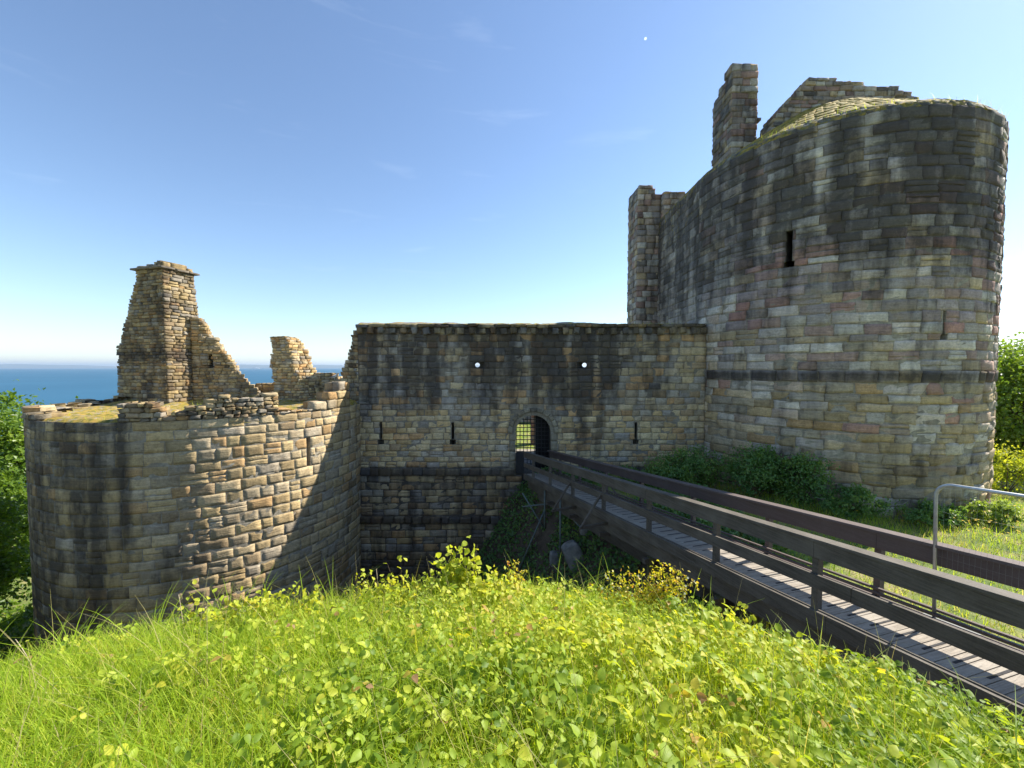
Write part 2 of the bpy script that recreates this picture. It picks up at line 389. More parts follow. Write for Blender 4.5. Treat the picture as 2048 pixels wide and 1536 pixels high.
def heights(z0, z1, hmin, hmax, breaks=()):
    pts = sorted({z0, z1, *[b for b in breaks if z0 < b < z1]}); out = [z0]
    for a, b in zip(pts[:-1], pts[1:]):
        n = max(1, round((b - a) / (.5 * (hmin + hmax)))); w = rng.uniform(hmin, hmax, n); w = w / w.sum() * (b - a)
        out += list(a + np.cumsum(w)); out[-1] = b
    return out
def intervals(u0, u1, wmin, wmax):
    out = []; u = u0
    while u < u1 - 1e-6:
        w = rng.uniform(wmin, wmax)
        if u1 - (u + w) < wmin * .7: w = u1 - u
        out.append((u, min(u + w, u1))); u += w
    return out
def cut(iv, holes):
    for (a, b) in holes:
        nw = []
        for (p, q) in iv:
            if q <= a or p >= b: nw.append((p, q)); continue
            if a - p > .06: nw.append((p, a))
            if q - b > .06: nw.append((b, q))
        iv = nw
    return iv

class Line:      # straight wall, u measured along x
    def __init__(s, x0, y0): s.x0, s.y0 = x0, y0
    def P(s, u): return np.array((s.x0 + u, s.y0)), np.array((1., 0)), np.array((0, -1.))
class Seg:       # straight wall between two plan points
    def __init__(s, a, b): s.a = np.array(a, float); s.t = unit(np.array(b, float) - s.a); s.L = np.linalg.norm(np.array(b, float) - s.a)
    def P(s, u): return s.a + s.t * u, s.t, np.array((s.t[1], -s.t[0]))
class Arc:
    def __init__(s, c, r, th0): s.c, s.r, s.th0 = np.array(c, float), r, th0
    def P(s, u):
        th = s.th0 + u / s.r; nrm = np.array((math.cos(th), math.sin(th)))
        return s.c + s.r * nrm, np.array((-math.sin(th), math.cos(th))), nrm
class LineArc:   # straight flank running towards the camera that turns into an arc
    def __init__(s, x, y0, y1, r):
        s.L = y0 - y1; s.x, s.y0 = x, y0; s.arc = Arc((x + r, y1), r, math.pi); s.r = r
    def P(s, u):
        if u < s.L: return np.array((s.x, s.y0 - u)), np.array((0, -1.)), np.array((-1., 0))
        return s.arc.P(u - s.L)

def ashlar(st, path, u0, u1, zs, wmin, wmax, pal, holes=lambda za, zb: [], prot=(.004, .030), gap=.010, rough=1., off=0., palfn=None, keep=None, depth=.06):
    zl = len(zs); sd = rng.integers(1000)
    def wob(k, u): return .055 * (float(vn(np.array(u * .33), np.array(k * .37), sd)) - .5) if 0 < k < zl - 1 else 0.
    for kc, (za, zb) in enumerate(zip(zs[:-1], zs[1:])):
        iv = intervals(u0 - rng.uniform(0, wmin * .8), u1, wmin, wmax)
        iv = [(max(a, u0), b) for a, b in iv if b - max(a, u0) > .08]
        for a, b in cut(iv, holes(za, zb)):
            um, zm = (a + b) / 2, (za + zb) / 2
            if keep and not keep(um, zm): continue
            xy, t, nn = path.P(um); xy = xy + nn * off
            p_ = palfn(um, zm) if palfn else pal
            c = .78 * p_[rng.integers(len(p_))] + .22 * p_.mean(0) * (.8 + .4 * float(vn(np.array(um * .5), np.array(zm * .6), 3))); c = c * rng.uniform(.80, 1.16)
            w0, w1 = wob(kc, um), wob(kc + 1, um); sl_ = (wob(kc + 1, b) + wob(kc, b) - wob(kc + 1, a) - wob(kc, a)) / 2 / (b - a)
            za_, zb_ = za + w0, zb + w1; parts_ = [(za_, zb_)]
            if rng.random() < .11 and zb_ - za_ > .27: m_ = za_ + (zb_ - za_) * rng.uniform(.38, .62); parts_ = [(za_, m_), (m_, zb_)]
            for q0, q1 in parts_:
                st.add((xy[0], xy[1], (q0 + q1) / 2), (t[0], t[1], sl_), (0, 0, 1), b - a - gap, q1 - q0 - gap, rng.uniform(*prot), depth, c * rng.uniform(.93, 1.07), rough, um)

MORTAR = np.array((.33, .29, .22))
def backing(name, path, us, zs, holes, parent, field, depth=1.0, off=0., extra=None):
    """core of the wall behind its facing stones; holes = (ua,ub,za,zb,depth or None when open right through)"""
    us = sorted({*us, *[h[0] for h in holes], *[h[1] for h in holes]}); zs = sorted({*zs, *[h[2] for h in holes], *[h[3] for h in holes]})
    V = []; Q = []; U = []
    def p(u, z, d):
        xy, t, nn = path.P(u); xy = xy + nn * (d + off); V.append((xy[0], xy[1], z)); U.append(u); return len(V) - 1
    g = [[p(u, z, 0) for u in us] for z in zs]
    for j in range(len(zs) - 1):
        for i in range(len(us) - 1):
            um, zm = (us[i] + us[i + 1]) / 2, (zs[j] + zs[j + 1]) / 2
            if any(h[0] < um < h[1] and h[2] < zm < h[3] for h in holes): continue
            Q.append((g[j][i], g[j][i + 1], g[j + 1][i + 1], g[j + 1][i]))
    for (ua, ub, za, zb, dd) in holes:
        D = dd or depth
        f = [p(ua, za, 0), p(ub, za, 0), p(ub, zb, 0), p(ua, zb, 0)]; k = [p(ua, za, -D), p(ub, za, -D), p(ub, zb, -D), p(ua, zb, -D)]
        for i in range(4):
            j = (i + 1) % 4; Q.append((f[j], f[i], k[i], k[j]))
        if dd: Q.append((k[0], k[1], k[2], k[3]))
    if extra: extra(V, Q, U)
    V = np.array(V)
    return finish(name, V, Q, None, np.tile(MORTAR, (len(V), 1)), np.array(U), parent, field, smooth=False)

# ================================================================== GATE WALL
GY = 19.0; GX0, GX1 = -7.3, 9.2; GZB, GZT = -12.0, 1.91
AC, AR, ASP, ASILL = 1.02, .84, -3.12, -5.06          # arch centre x, radius, springing, sill
gate_slits = [(-6.27, -3.68, -2.55), (-2.83, -3.68, -2.62), (5.92, -3.68, -2.62)]
gate_ports = [(-1.62, .10, .09), (3.40, .10, -.09)]
line = Line(0, GY)
def f_gate(P, u):
    x, z = P[:, 0], P[:, 2]
    top = ss(-2.6, -.4, z + 1.2 * (fbm(x * .7, z * .15, 21) - .5)) * (1 - .75 * ss(4.4, 5.4, x + .5 * (vn(x, z, 2) - .5)))
    run = .6 * vn(x * 2.4, z * .09, 22) + .4 * vn(x * 6.5, z * .22, 23)
    soft = ss(-4.4, .6, z + .6 * (vn(x * .9, z * .3, 25) - .5)) * (1 - .6 * ss(4.4, 5.6, x + .5 * (vn(x, z, 2) - .5)))
    s = .44 * soft + .24 * top + 1.25 * soft * (run - .5) + .06
    for c, w, zb, a in ((3.35, .55, -4.2, .6), (-.9, .35, -3.2, .45), (-3.6, .4, -3.0, .4), (4.2, .45, -4.6, .45), (-5.4, .3, -2.5, .35), (-2.2, .3, -2.6, .3), (1.0, 1.2, -2.0, .35)):
        s = np.maximum(s, a * np.exp(-((x - c) / w) ** 2) * ss(zb - .6, zb + 1.0, z))
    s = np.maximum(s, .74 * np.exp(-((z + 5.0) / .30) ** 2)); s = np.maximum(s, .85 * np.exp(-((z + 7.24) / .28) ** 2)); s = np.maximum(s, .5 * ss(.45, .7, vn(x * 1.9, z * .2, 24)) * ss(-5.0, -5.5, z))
    low = ss(-5.0, -5.4, z)
    s = np.maximum(s, low * (.30 + .30 * np.exp(-((x + .3) / 1.3) ** 2))); s = np.maximum(s, .70 * ss(-7.6, -9.6, z))
    s = np.maximum(s, .35 * ss(1.0, 1.7, z))
    l = .34 * np.exp(-((z - .9) / .75) ** 2) * (fbm(x * .6, z * .6, 4) ) * 1.5 + .1 * ss(-7, -8.5, z)
    mo = .15 * ss(1.6, 1.9, z) + .12 * ss(-9, -11, z)
    return s + .02, l, mo
gate_wall = empty('curtain_wall', ((GX0 + GX1) / 2, GY + 1, GZB))
tag(gate_wall, 'tall straight stone curtain wall with arched gateway between the two round towers', 'castle wall')
holes_b = [(x - .065, x + .065, za, zb, 1.3) for x, za, zb in gate_slits] + [(x - .14, x + .14, za, za + .24, 1.31) for x, za, zb in gate_slits]
ports_b = [(x - .24 + sh, x + .24 + sh, z - .15, z + .15) for x, z, sh in gate_ports]
TH = 1.9
def gate_back():
    us = list(np.arange(GX0, GX1, 1.0)) + [GX1]; zs = list(np.arange(GZB, GZT, 1.5)) + [GZT]
    archrect = (AC - AR, AC + AR, ASILL, ASP + AR)
    hl = [h for h in holes_b]
    def extra(V, Q, U):
        def p(x, y, z): V.append((x, y, z)); U.append(x); return len(V) - 1
        n = 14; th = [math.pi * (1 - i / n) for i in range(n + 1)]
        arc = [(AC + AR * math.cos(t), ASP + AR * math.sin(t)) for t in th]
        for y, fl in ((GY, 1), (GY + TH, -1)):
            for (a, b) in zip(arc[:-1], arc[1:]):
                q = [p(a[0], y, a[1]), p(b[0], y, b[1]), p(b[0], y, ASP + AR), p(a[0], y, ASP + AR)]; Q.append(tuple(q[::fl]))
        prof = [(AC - AR, ASILL)] + arc + [(AC + AR, ASILL)]
        for a, b in zip(prof[:-1], prof[1:]):
            Q.append((p(a[0], GY, a[1]), p(a[0], GY + TH, a[1]), p(b[0], GY + TH, b[1]), p(b[0], GY, b[1])))
        Q.append((p(AC - AR, GY, ASILL), p(AC + AR, GY, ASILL), p(AC + AR, GY + TH, ASILL), p(AC - AR, GY + TH, ASILL)))
        # rear face, top and end
        def rect(x0, x1, z0, z1): Q.append((p(x1, GY + TH, z0), p(x0, GY + TH, z0), p(x0, GY + TH, z1), p(x1, GY + TH, z1)))
        xs = sorted([GX0, GX1, AC - AR, AC + AR] + [v for x, z, sh in gate_ports for v in (x * (GY + TH) / GY - .2, x * (GY + TH) / GY + .2)])
        zz = sorted([GZB, ASILL, ASP + AR, gate_ports[0][1] - .14, gate_ports[0][1] + .22, GZT])
        for x0, x1 in zip(xs[:-1], xs[1:]):
            for z0, z1 in zip(zz[:-1], zz[1:]):
                xm, zm = (x0 + x1) / 2, (z0 + z1) / 2
                if AC - AR < xm < AC + AR and ASILL < zm < ASP + AR: continue
                if any(abs(xm - x * (GY + TH) / GY) < .2 and z - .14 < zm < z + .22 for x, z, sh in gate_ports): continue
                rect(x0, x1, z0, z1)
        Q.append((p(GX0, GY, GZT), p(GX1, GY, GZT), p(GX1, GY + TH, GZT), p(GX0, GY + TH, GZT)))
        Q.append((p(GX0, GY + TH, GZB), p(GX0, GY, GZB), p(GX0, GY, GZT), p(GX0, GY + TH, GZT)))
        # gun ports: wide mouth in front, round throat right through
        for (x, z, sh), (ua, ub, za, zb) in zip(gate_ports, ports_b):
            k = 16; t = np.arange(k) * 2 * math.pi / k
            zc = (za + zb) / 2; xt = x * (GY + .75) / GY
            def ringrect(y):   # rectangle sampled like a ring
                c, s_ = np.cos(t), np.sin(t); m_ = np.maximum(np.abs(c), np.abs(s_))
                return [p((ua + ub) / 2 + (ub - ua) / 2 * c[i] / m_[i], y, zc + (zb - za) / 2 * s_[i] / m_[i]) for i in range(k)]
            A = ringrect(GY); B = [p(xt + .115 * math.cos(a), GY + .55, z + .02 + .11 * math.sin(a)) for a in t]
            xe = x * (GY + TH) / GY
            Cc = [p(xe + .155 * math.cos(a), GY + TH, z + .04 + .145 * math.sin(a)) for a in t]
            for i in range(k):
                j = (i + 1) % k; Q.append((A[j], A[i], B[i], B[j])); Q.append((B[j], B[i], Cc[i], Cc[j]))
    hl += [(*archrect, None), *[(*q, None) for q in ports_b]]
    # holes that are open right through get their linings from extra(), so give them none here
    real = backing
    us2 = sorted({*us, *[h[0] for h in hl], *[h[1] for h in hl]}); zs2 = sorted({*zs, *[h[2] for h in hl], *[h[3] for h in hl]})
    V = []; Q = []; U = []
    def p(u, z, y=GY): V.append((u, y, z)); U.append(u); return len(V) - 1
    g = [[p(u, z) for u in us2] for z in zs2]
    for j in range(len(zs2) - 1):
        for i in range(len(us2) - 1):
            um, zm = (us2[i] + us2[i + 1]) / 2, (zs2[j] + zs2[j + 1]) / 2
            if any(h[0] < um < h[1] and h[2] < zm < h[3] for h in hl): continue
            Q.append((g[j][i], g[j][i + 1], g[j + 1][i + 1], g[j + 1][i]))
    for (ua, ub, za, zb, D) in holes_b:
        f = [p(ua, za), p(ub, za), p(ub, zb), p(ua, zb)]; kk = [p(ua, za, GY + D), p(ub, za, GY + D), p(ub, zb, GY + D), p(ua, zb, GY + D)]
        for i in range(4):
            j = (i + 1) % 4; Q.append((f[j], f[i], kk[i], kk[j]))
        Q.append(tuple(kk))
    extra(V, Q, U)
    V = np.array(V)
    finish('wall_core', V, Q, None, np.tile(MORTAR * .8, (len(V), 1)), np.array(U), gate_wall, f_gate, smooth=False)
gate_back()
def g_holes(za, zb):
    zm = (za + zb) / 2; h = []
    for x, a, b in gate_slits:
        if a + .22 < zm < b: h.append((x - .065, x + .065))
        elif a - .02 < zm <= a + .22: h.append((x - .14, x + .14))
    for (x, z, sh), (ua, ub, va, vb) in zip(gate_ports, ports_b):
        if va < zm < vb: h.append((ua, ub))
    ro = AR + .36
    if zm > ASILL - .3 and za < ASP: h.append((AC - AR - .30, AC + AR + .30))
    elif za < ASP + ro:
        dz = max(za - ASP, 0); w = math.sqrt(max(ro * ro - dz * dz, 0)); h.append((AC - w, AC + w))
    return h
def gp(u, z):
    if z < -5: return PAL_GATE * .85
    if -4.9 < z < -2.3: return np.concatenate([PAL_GATE[[0, 2, 2, 4, 5, 8, 8]], PAL_GATE]) * 1.08
    if z > -2.0: return PAL_GATE[[0, 1, 3, 5, 6, 6, 7, 8]]
    return PAL_GATE
st = Stones()
zs = heights(GZB, -7.4, .30, .42) + heights(-7.08, -4.98, .30, .40)[0:] 
ashlar(st, line, GX0, -0.1, heights(GZB, -7.40, .30, .42), .4, .85, PAL_GATE, off=.27, palfn=gp)
ashlar(st, line, GX0, 0.45, heights(-7.08, -5.14, .28, .40), .35, .8, PAL_GATE, off=.15, palfn=gp)
ashlar(st, line, 0.6, GX1, heights(-9, -5.14, .28, .40), .35, .8, PAL_GATE, off=.0, palfn=gp)
zs = heights(-4.80, GZT - .06, .25, .36, (-3.68, -3.46, -2.58, -.05, .25))
ashlar(st, line, GX0, GX1, zs, .33, .75, PAL_GATE, g_holes, palfn=gp)
st.obj('facing_stonework', gate_wall, f_gate)
# lower wall bodies that stand proud of the upper wall
mb = MB(); mb.box((GX0, GY - .27, GZB), (-.1, GY + .02, -7.40)); mb.box((GX0, GY - .15, -7.40), (.45, GY + .021, -5.14)); mb.box((GX0, GY - .12, -5.14), (.1, GY + .019, -4.80))
V = np.concatenate(mb.V); finish('plinth_core', V, mb.Q, None, np.tile(MORTAR * .7, (len(V), 1)), V[:, 0], gate_wall, f_gate, smooth=False)
st = Stones()
for a, b in intervals(GX0, .12, .35, .75): st.add(((a + b) / 2, GY - .17, -4.97), (1, 0, 0), (0, .25, 1), b - a - .012, .34, .03, .3, PAL_GATE[rng.integers(9)] * .8, 1, a)
st.obj('upper_plinth_course', gate_wall, f_gate)
st = Stones()
for a, b in intervals(GX0, .7, .35, .6): st.add(((a + b) / 2, GY - .33, -7.24), (1, 0, 0), (0, .12, 1), b - a - .012, .30, .05, .4, PAL_GATE[rng.integers(9)] * .7, 1.3, a)
st.obj('roll_moulding', gate_wall, f_gate)
# arch surround: voussoirs, hood and jambs
st = Stones(); nv = 11
for ring, (r0, r1, pr, dp) in enumerate(((AR, AR + .17, .0, .3), (AR + .17, AR + .36, .085, .10))):
    for i in range(nv):
        t = math.pi * (i + .5) / nv; rm = (r0 + r1) / 2
        st.add((AC + rm * math.cos(t), GY, ASP + rm * math.sin(t)), (math.sin(t), 0, -math.cos(t)), (math.cos(t), 0, math.sin(t)),
               math.pi * rm / nv * 1.02, r1 - r0, pr, dp, np.array((.30, .26, .18)) * rng.uniform(.8, 1.1), .8, AC)
zj = heights(ASILL - .25, ASP, .34, .46)
for sx in (-1, 1):
    for a, b in zip(zj[:-1], zj[1:]):
        st.add((AC + sx * (AR + .15), GY, (a + b) / 2), (1, 0, 0), (0, 0, 1), .30, b - a - .01, .02, .3, np.array((.30, .26, .18)) * rng.uniform(.75, 1.1), .8, AC)
def f_arch(P, u): return .16 + .5 * ss(-2.6, -2.0, P[:, 2]) * .6, P[:, 0] * 0 + .05, P[:, 0] * 0
st.obj('arch_surround', gate_wall, f_arch)
# cornice with corbel blocks
st = Stones()
for a, b in intervals(GX0 - .05, GX1 - .1, .4, .85):
    st.add(((a + b) / 2, GY - .02, 1.97 + rng.normal(0, .014)), (1, 0, 0), (0, 0, 1), b - a - .01, .15, .16, .5, PAL_GATE[rng.integers(9)] * .9, 1.2, a)
def f_corn(P, u): return .58 + 0 * u, .2 + 0 * u, .06 + .5 * ss(1.9, 2.1, P[:, 2])
st.obj('cornice', gate_wall, f_corn)
x = GX0 + .02; k = 0
while x < GX1 - .3:
    if not (4.2 < x < 5.0 and rng.random() < .6):
        st = Stones(); wdt = rng.uniform(.24, .33)
        st.add((x + wdt / 2, GY - .02, 1.73 + rng.normal(0, .014)), (1, 0, 0), (0, 0, 1), wdt, rng.uniform(.27, .33), rng.uniform(.13, .20), .06, PAL_GATE[rng.integers(9)] * .9, 1.4, x)
        o = st.obj('corbel', gate_wall, f_corn)
    x += rng.uniform(.46, .60)
# wall top: rubble hump with moss
xs = np.linspace(GX0, GX1 - .05, 90); ys = np.linspace(GY - .15, GY + TH, 12)
A, B = np.meshgrid(xs, ys); t = (B - ys[0]) / (ys[-1] - ys[0])
H = 2.02 + .16 * np.sin(np.pi * t) * (1 - ss(3.5, 6, A) * .5) + .14 * (fbm(A * 1.6, B * 1.6, 8) - .5) + .06 * (vn(A * 5, B * 5, 3) - .5)
i = np.arange(A.size).reshape(A.shape); Q = np.stack([i[:-1, :-1], i[:-1, 1:], i[1:, 1:], i[1:, :-1]], -1).reshape(-1, 4)
V = np.stack([A, B, H], -1).reshape(-1, 3)
finish('mossy_top', V, Q, None, np.tile((.25, .22, .17), (len(V), 1)), V[:, 0], gate_wall, lambda P, u: (.3 + 0 * u, .2 + 0 * u, .55 + 0 * u))

# rubble: ragged walls built of courses of rough blocks
def rubble(name, parent, poly_at, z0, z1, field=None, hmin=.10, hmax=.19, wmin=.18, wmax=.45, depth=.28, pal=PAL_TAN, core=True, prot=(.0, .06), skip=None):
    """poly_at(z) -> plan polygon (ccw) of the course, or None"""
    st = Stones(); mb = MB(); z = z0
    while z < z1:
        h = min(rng.uniform(hmin, hmax), z1 - z + .02); poly = poly_at(z + h / 2)
        if poly is not None:
            poly = np.array(poly, float); k = len(poly)
            cen = poly.mean(0); ins = poly + (cen - poly) * np.minimum(.05 / (np.linalg.norm(poly - cen, axis=1, keepdims=True) + 1e-6), .3)
            if core:
                lo = [(p[0], p[1], z - .03) for p in ins]; hi = [(p[0], p[1], z + h - .012) for p in ins]
                if k == 4: mb.hexa(lo + hi)
            for i in range(k):
                a, b_ = poly[i], poly[(i + 1) % k]; L = np.linalg.norm(b_ - a)
                if L < .08: continue
                t = (b_ - a) / L
                for (p, q) in intervals(0, L, wmin, wmax):
                    c = a + t * (p + q) / 2
                    if skip and skip(c, z + h / 2): continue
                    st.add((c[0], c[1], z + h / 2), (t[0], t[1], 0), (0, 0, 1), q - p - .01, h - .008, rng.uniform(*prot), min(depth, .45 * L + .1),
                           pal[rng.integers(len(pal))] * rng.uniform(.75, 1.15), 1.15, p)
        z += h
    o = st.obj(name, parent, field)
    if core and mb.n:
        V = np.concatenate(mb.V); finish(name.replace('_stonework', '') + '_core', V, mb.Q, None, np.tile(MORTAR * .9, (len(V), 1)), V[:, 0], parent, field, smooth=False)
    return o

def lerp(pts, z):   # piecewise-linear
    xs_, ys_ = zip(*pts); return float(np.interp(z, xs_, ys_))

# ragged broken return at the wall's left end
def ret(z):
    w = lerp([(-2.5, 1.0), (-.9, .95), (.0, .72), (.6, .5), (1.2, .36), (1.7, .22)], z) + rng.uniform(-.08, .08)
    return [(GX0 - w, GY + .12), (GX0 + .05, GY + .05), (GX0 + .05, GY + 1.7), (GX0 - w, GY + 1.5)]
rubble('broken_end_stonework', gate_wall, ret, -4, 1.75, lambda P, u: (.33 + .2 * vn(P[:, 0] * 2, P[:, 2], 2), .1 + 0 * u, 0 * u), .12, .24, pal=PAL_GATE)

# ================================================================== RIGHT TOWER
RR = 5.85; rpath = LineArc(9.15, 25.5, 20.0, RR); RL = rpath.L; RH = 9.05; RZB = -6.6; RU1 = RL + RR * R(215)
RC = np.array((9.15 + RR, 20.0))
def u_of(path_c, r, th0, px, extra=0):
    a = (px - 1024) / F_PX; cx, cy = path_c
    # near intersection of the sight line x = a*y with the circle
    A_ = a * a + 1; B_ = -2 * (a * cx + cy); C_ = cx * cx + cy * cy - r * r
    y = (-B_ - math.sqrt(max(B_ * B_ - 4 * A_ * C_, 0))) / (2 * A_); x = a * y
    th = math.atan2(y - cy, x - cx) % (2 * math.pi)
    return extra + (th - th0) * r, y
ru1, ry1 = u_of(RC, RR, math.pi, 1571, RL); ru2, ry2 = u_of(RC, RR, math.pi, 1884, RL)
zpx = lambda py, y: -(py - 735) / F_PX * y
rslits = [(ru1, zpx(538, ry1), zpx(466, ry1), .11, .19), (ru2, zpx(682, ry2), zpx(622, ry2), .055, .13)]
def f_right(P, u):
    z = P[:, 2]; v = (u - RL) / RR     # angle from the left tangent
    n1 = fbm(u * .5, z * .35, 31) - .5
    s = (.40 + .40 * fbm(u * .55, z * .5, 33) + .95 * (.6 * vn(u * 2.2, z * .10, 36) + .4 * vn(u * 6, z * .3, 37) - .42)) * ss(-.5, 6.0, z + 3.6 * n1 + 1.4 * (vn(u * 1.6, z * .08, 34) - .5))
    s = np.maximum(s, .34 * ss(.45, .75, vn(u * 1.1, z * .10, 35)) * ss(-4, 2, z))
    s = s * (1 - .35 * np.exp(-((u - (RL + 5.6)) / .25) ** 2))
    s = np.maximum(s, .50 * ss(6.2, 7.6, z + 2 * n1) * (u < RL + 1))
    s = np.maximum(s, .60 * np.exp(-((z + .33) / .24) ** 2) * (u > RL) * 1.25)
    s = np.maximum(s, .28 * np.exp(-((u - RL - .8) / .8) ** 2))
    s = np.maximum(s, .42 * ss(-4.6, -5.4, z))
    s = np.maximum(s, .30 * ss(-1.6, -3.5, z) * (.5 + fbm(u * .6, z * .6, 5)))
    s = np.maximum(s, .20)
    mo = .34 * ss(5.4, 7.5, z) * ss(RL + 3.2, RL - 1.5, u) + .12 * ss(8.3, 9.1, z)
    l = .16 * ss(2, 6, z) + .08
    return s, l, mo
west = empty('round_tower', (RC[0], RC[1], RZB))
tag(west, 'huge tall D-shaped stone tower on the right with mossy roof and chimney stack', 'castle tower')
hl = [(u - w, u + w, za + .25, zb, 1.0) for u, za, zb, w, w2 in rslits] + [(u - w2, u + w2, za, za + .25, 1.01) for u, za, zb, w, w2 in rslits]
backing('wall_core', rpath, list(np.arange(0, RU1, .35)) + [RU1], [RZB, -3, 0, 3, 6, RH], hl, west, f_right)
def r_holes(za, zb):
    zm = (za + zb) / 2; h = []
    for u, a, b, w, w2 in rslits:
        if a + .25 < zm < b: h.append((u - w, u + w))
        elif a - .02 < zm <= a + .25: h.append((u - w2, u + w2))
    if zm > 1.9: h.append((RL - .02 + (.12 if zm > 4.8 else 0), RL + .05 + (.12 if zm > 4.8 else 0)))   # the crack
    return h
def rp(u, z):
    v = fbm(np.array(u * .22), np.array(z * .3), 40)
    if 1.2 < z < 6 and u > RL + 2.4 and rng.random() < .75 * math.exp(-((z - 3.3) / 1.9) ** 2) * float(ss(.38, .55, v)) + .12: return PAL_RED
    if z < -.6: return np.concatenate([PAL_RIGHT[[1, 3, 5, 7, 5]] * 1.12, PAL_TAN * 1.05, PAL_TAN[[0, 3]], PAL_RED[:1]])
    if u < RL + .3: return PAL_RIGHT[[0, 0, 1, 2, 6, 6]]
    return np.concatenate([PAL_RIGHT, PAL_RIGHT[[1, 5]] * 1.15, PAL_RED[3:5]]) if z > 2 else np.concatenate([PAL_RIGHT, PAL_RIGHT[[1, 5, 5]] * 1.2, PAL_TAN[[0, 3]]])
st = Stones()
brk = [v for u, a, b, w, w2 in rslits for v in (a, a + .25, b)]
zs = heights(-.12, RH, .34, .45, brk)
ashlar(st, rpath, 0, RU1, zs, .5, 1.05, PAL_RIGHT, r_holes, palfn=rp, prot=(.004, .036), rough=1.3)
zs = heights(RZB, -.55, .34, .44)
ashlar(st, rpath, RL - .6, RU1, zs, .5, 1.15, PAL_RIGHT, palfn=rp, prot=(.0, .055), rough=2.0, gap=.016)
ashlar(st, rpath, 0, RL - .6, zs, .5, 1.0, PAL_RIGHT, palfn=rp)
st.obj('facing_stonework', west, f_right)
st = Stones()
for a, b in intervals(RL - .3, RU1, .5, 1.0):
    xy, t, nn = rpath.P((a + b) / 2); st.add((xy[0], xy[1], -.335), (t[0], t[1], 0), (nn[0] * .12, nn[1] * .12, 1), b - a - .008, .42, .055, .1, PAL_RIGHT[rng.integers(8)] * .8, .8, (a + b) / 2)
st.obj('string_course', west, f_right)
# rounded wall head and stone-flagged roof, rising inwards
st = Stones()
prof = [(0.0, 9.02), (.10, 9.24), (.30, 9.42), (.62, 9.58)] + [(.62 + .48 * i, 9.58 + .33 * i) for i in range(1, 7)]
def roofcol(u):
    return np.array((.26, .24, .20)) * rng.uniform(.7, 1.2)
roofV = []; RU = np.linspace(0, RU1, 110)
for (o0, z0), (o1, z1) in zip(prof[:-1], prof[1:]):
    for a, b in intervals(-rng.uniform(0, .4), RU1, .4, .9):
        a = max(a, 0); um = (a + b) / 2; xy, t, nn = rpath.P(um); om = (o0 + o1) / 2
        k = 1 if um < RL else (RR - om) / RR
        up = (-nn[0] * (o1 - o0), -nn[1] * (o1 - o0), z1 - z0)
        L = math.hypot(o1 - o0, z1 - z0)
        st.add((xy[0] - nn[0] * om, xy[1] - nn[1] * om, (z0 + z1) / 2), (t[0], t[1], 0), up, (b - a) * k - .006, L + .03, rng.uniform(.0, .015), .05, roofcol(um), .8, um)
st.obj('roof', west, lambda P, u: (.30 + .25 * ss(9.5, 9.1, P[:, 2]), .12 + 0 * u, .62 + .40 * ss(9.3, 9.9, P[:, 2])))
V = []; 
for u in RU:
    xy, t, nn = rpath.P(u)
    for (o_, z_) in [(.0, 9.0)] + [(a + .03, b - .03) for a, b in prof[1:]] + [(4.4, 11.55)]:
        V.append((xy[0] - nn[0] * o_, xy[1] - nn[1] * o_, z_))
k = len(prof) + 1; i = np.arange(len(RU) * k).reshape(len(RU), k)
Q = np.stack([i[:-1, :-1], i[1:, :-1], i[1:, 1:], i[:-1, 1:]], -1).reshape(-1, 4)
V = np.array(V); finish('roof_core', V, Q, None, np.tile((.2, .17, .12), (len(V), 1)), V[:, 0], west, lambda P, u: (.2 + 0 * u, 0 * u, .5 + 0 * u))
f_dark = lambda P, u: (.24 + .25 * vn(P[:, 0] * 1.5, P[:, 2] * .4, 6), .12 + 0 * u, .04 + 0 * u)
# chimney stack of the tower
def stack(z):
    j = rng.uniform(-.02, .02, 4); l = 1.0
    return [(11.05 + j[0], 20.0), (12.35 + j[1], 20.0), (12.35 + j[2], 21.8), (11.05 + j[3], 21.8)]
def stack_skip(c, z): return z > 14.9 - .55 * (c[1] - 20.0) + .12 * math.sin(c[0] * 9)
def stack_poly(z):
    y1 = 21.8 if z < 13.9 else 21.8 - (z - 13.9) * 1.9
    if y1 < 20.3: return None
    j = rng.uniform(-.02, .02, 2); return [(10.68 + j[0], 20.0), (11.92 + j[1], 20.0), (11.92 + j[1], y1), (10.68 + j[0], y1)]
rubble('chimney_stack', west, stack_poly, 8.6, 14.82, f_dark, .26, .36, .35, .8, .4, PAL_RIGHT * .95)
mb = MB(); mb.box((11.93, 20.1, 12.1), (12.2, 20.8, 12.22)); V = np.concatenate(mb.V)
finish('chimney_ledge', V, mb.Q, None, np.tile((.2, .19, .17), (8, 1)), V[:, 0], west, f_dark, smooth=False)
# gable wall stump
def gable(z):
    x0 = lerp([(10, 11.3), (11.6, 12.1), (12.95, 13.35), (13.1, 13.4)], z) + rng.uniform(-.05, .05); x1 = lerp([(10, 18.7), (12.05, 18.5), (12.3, 18.2), (12.55, 17.6), (12.75, 16.2), (12.95, 14.6)], z) + rng.uniform(-.1, .1)
    if x1 - x0 < .3: return None
    return [(x0, 18.6), (x1, 18.6), (x1, 19.5), (x0, 19.5)]
rubble('gable_wall', west, gable, 9.6, 13.05, f_dark, .16, .26, .3, .6, .4, PAL_RIGHT * .9)
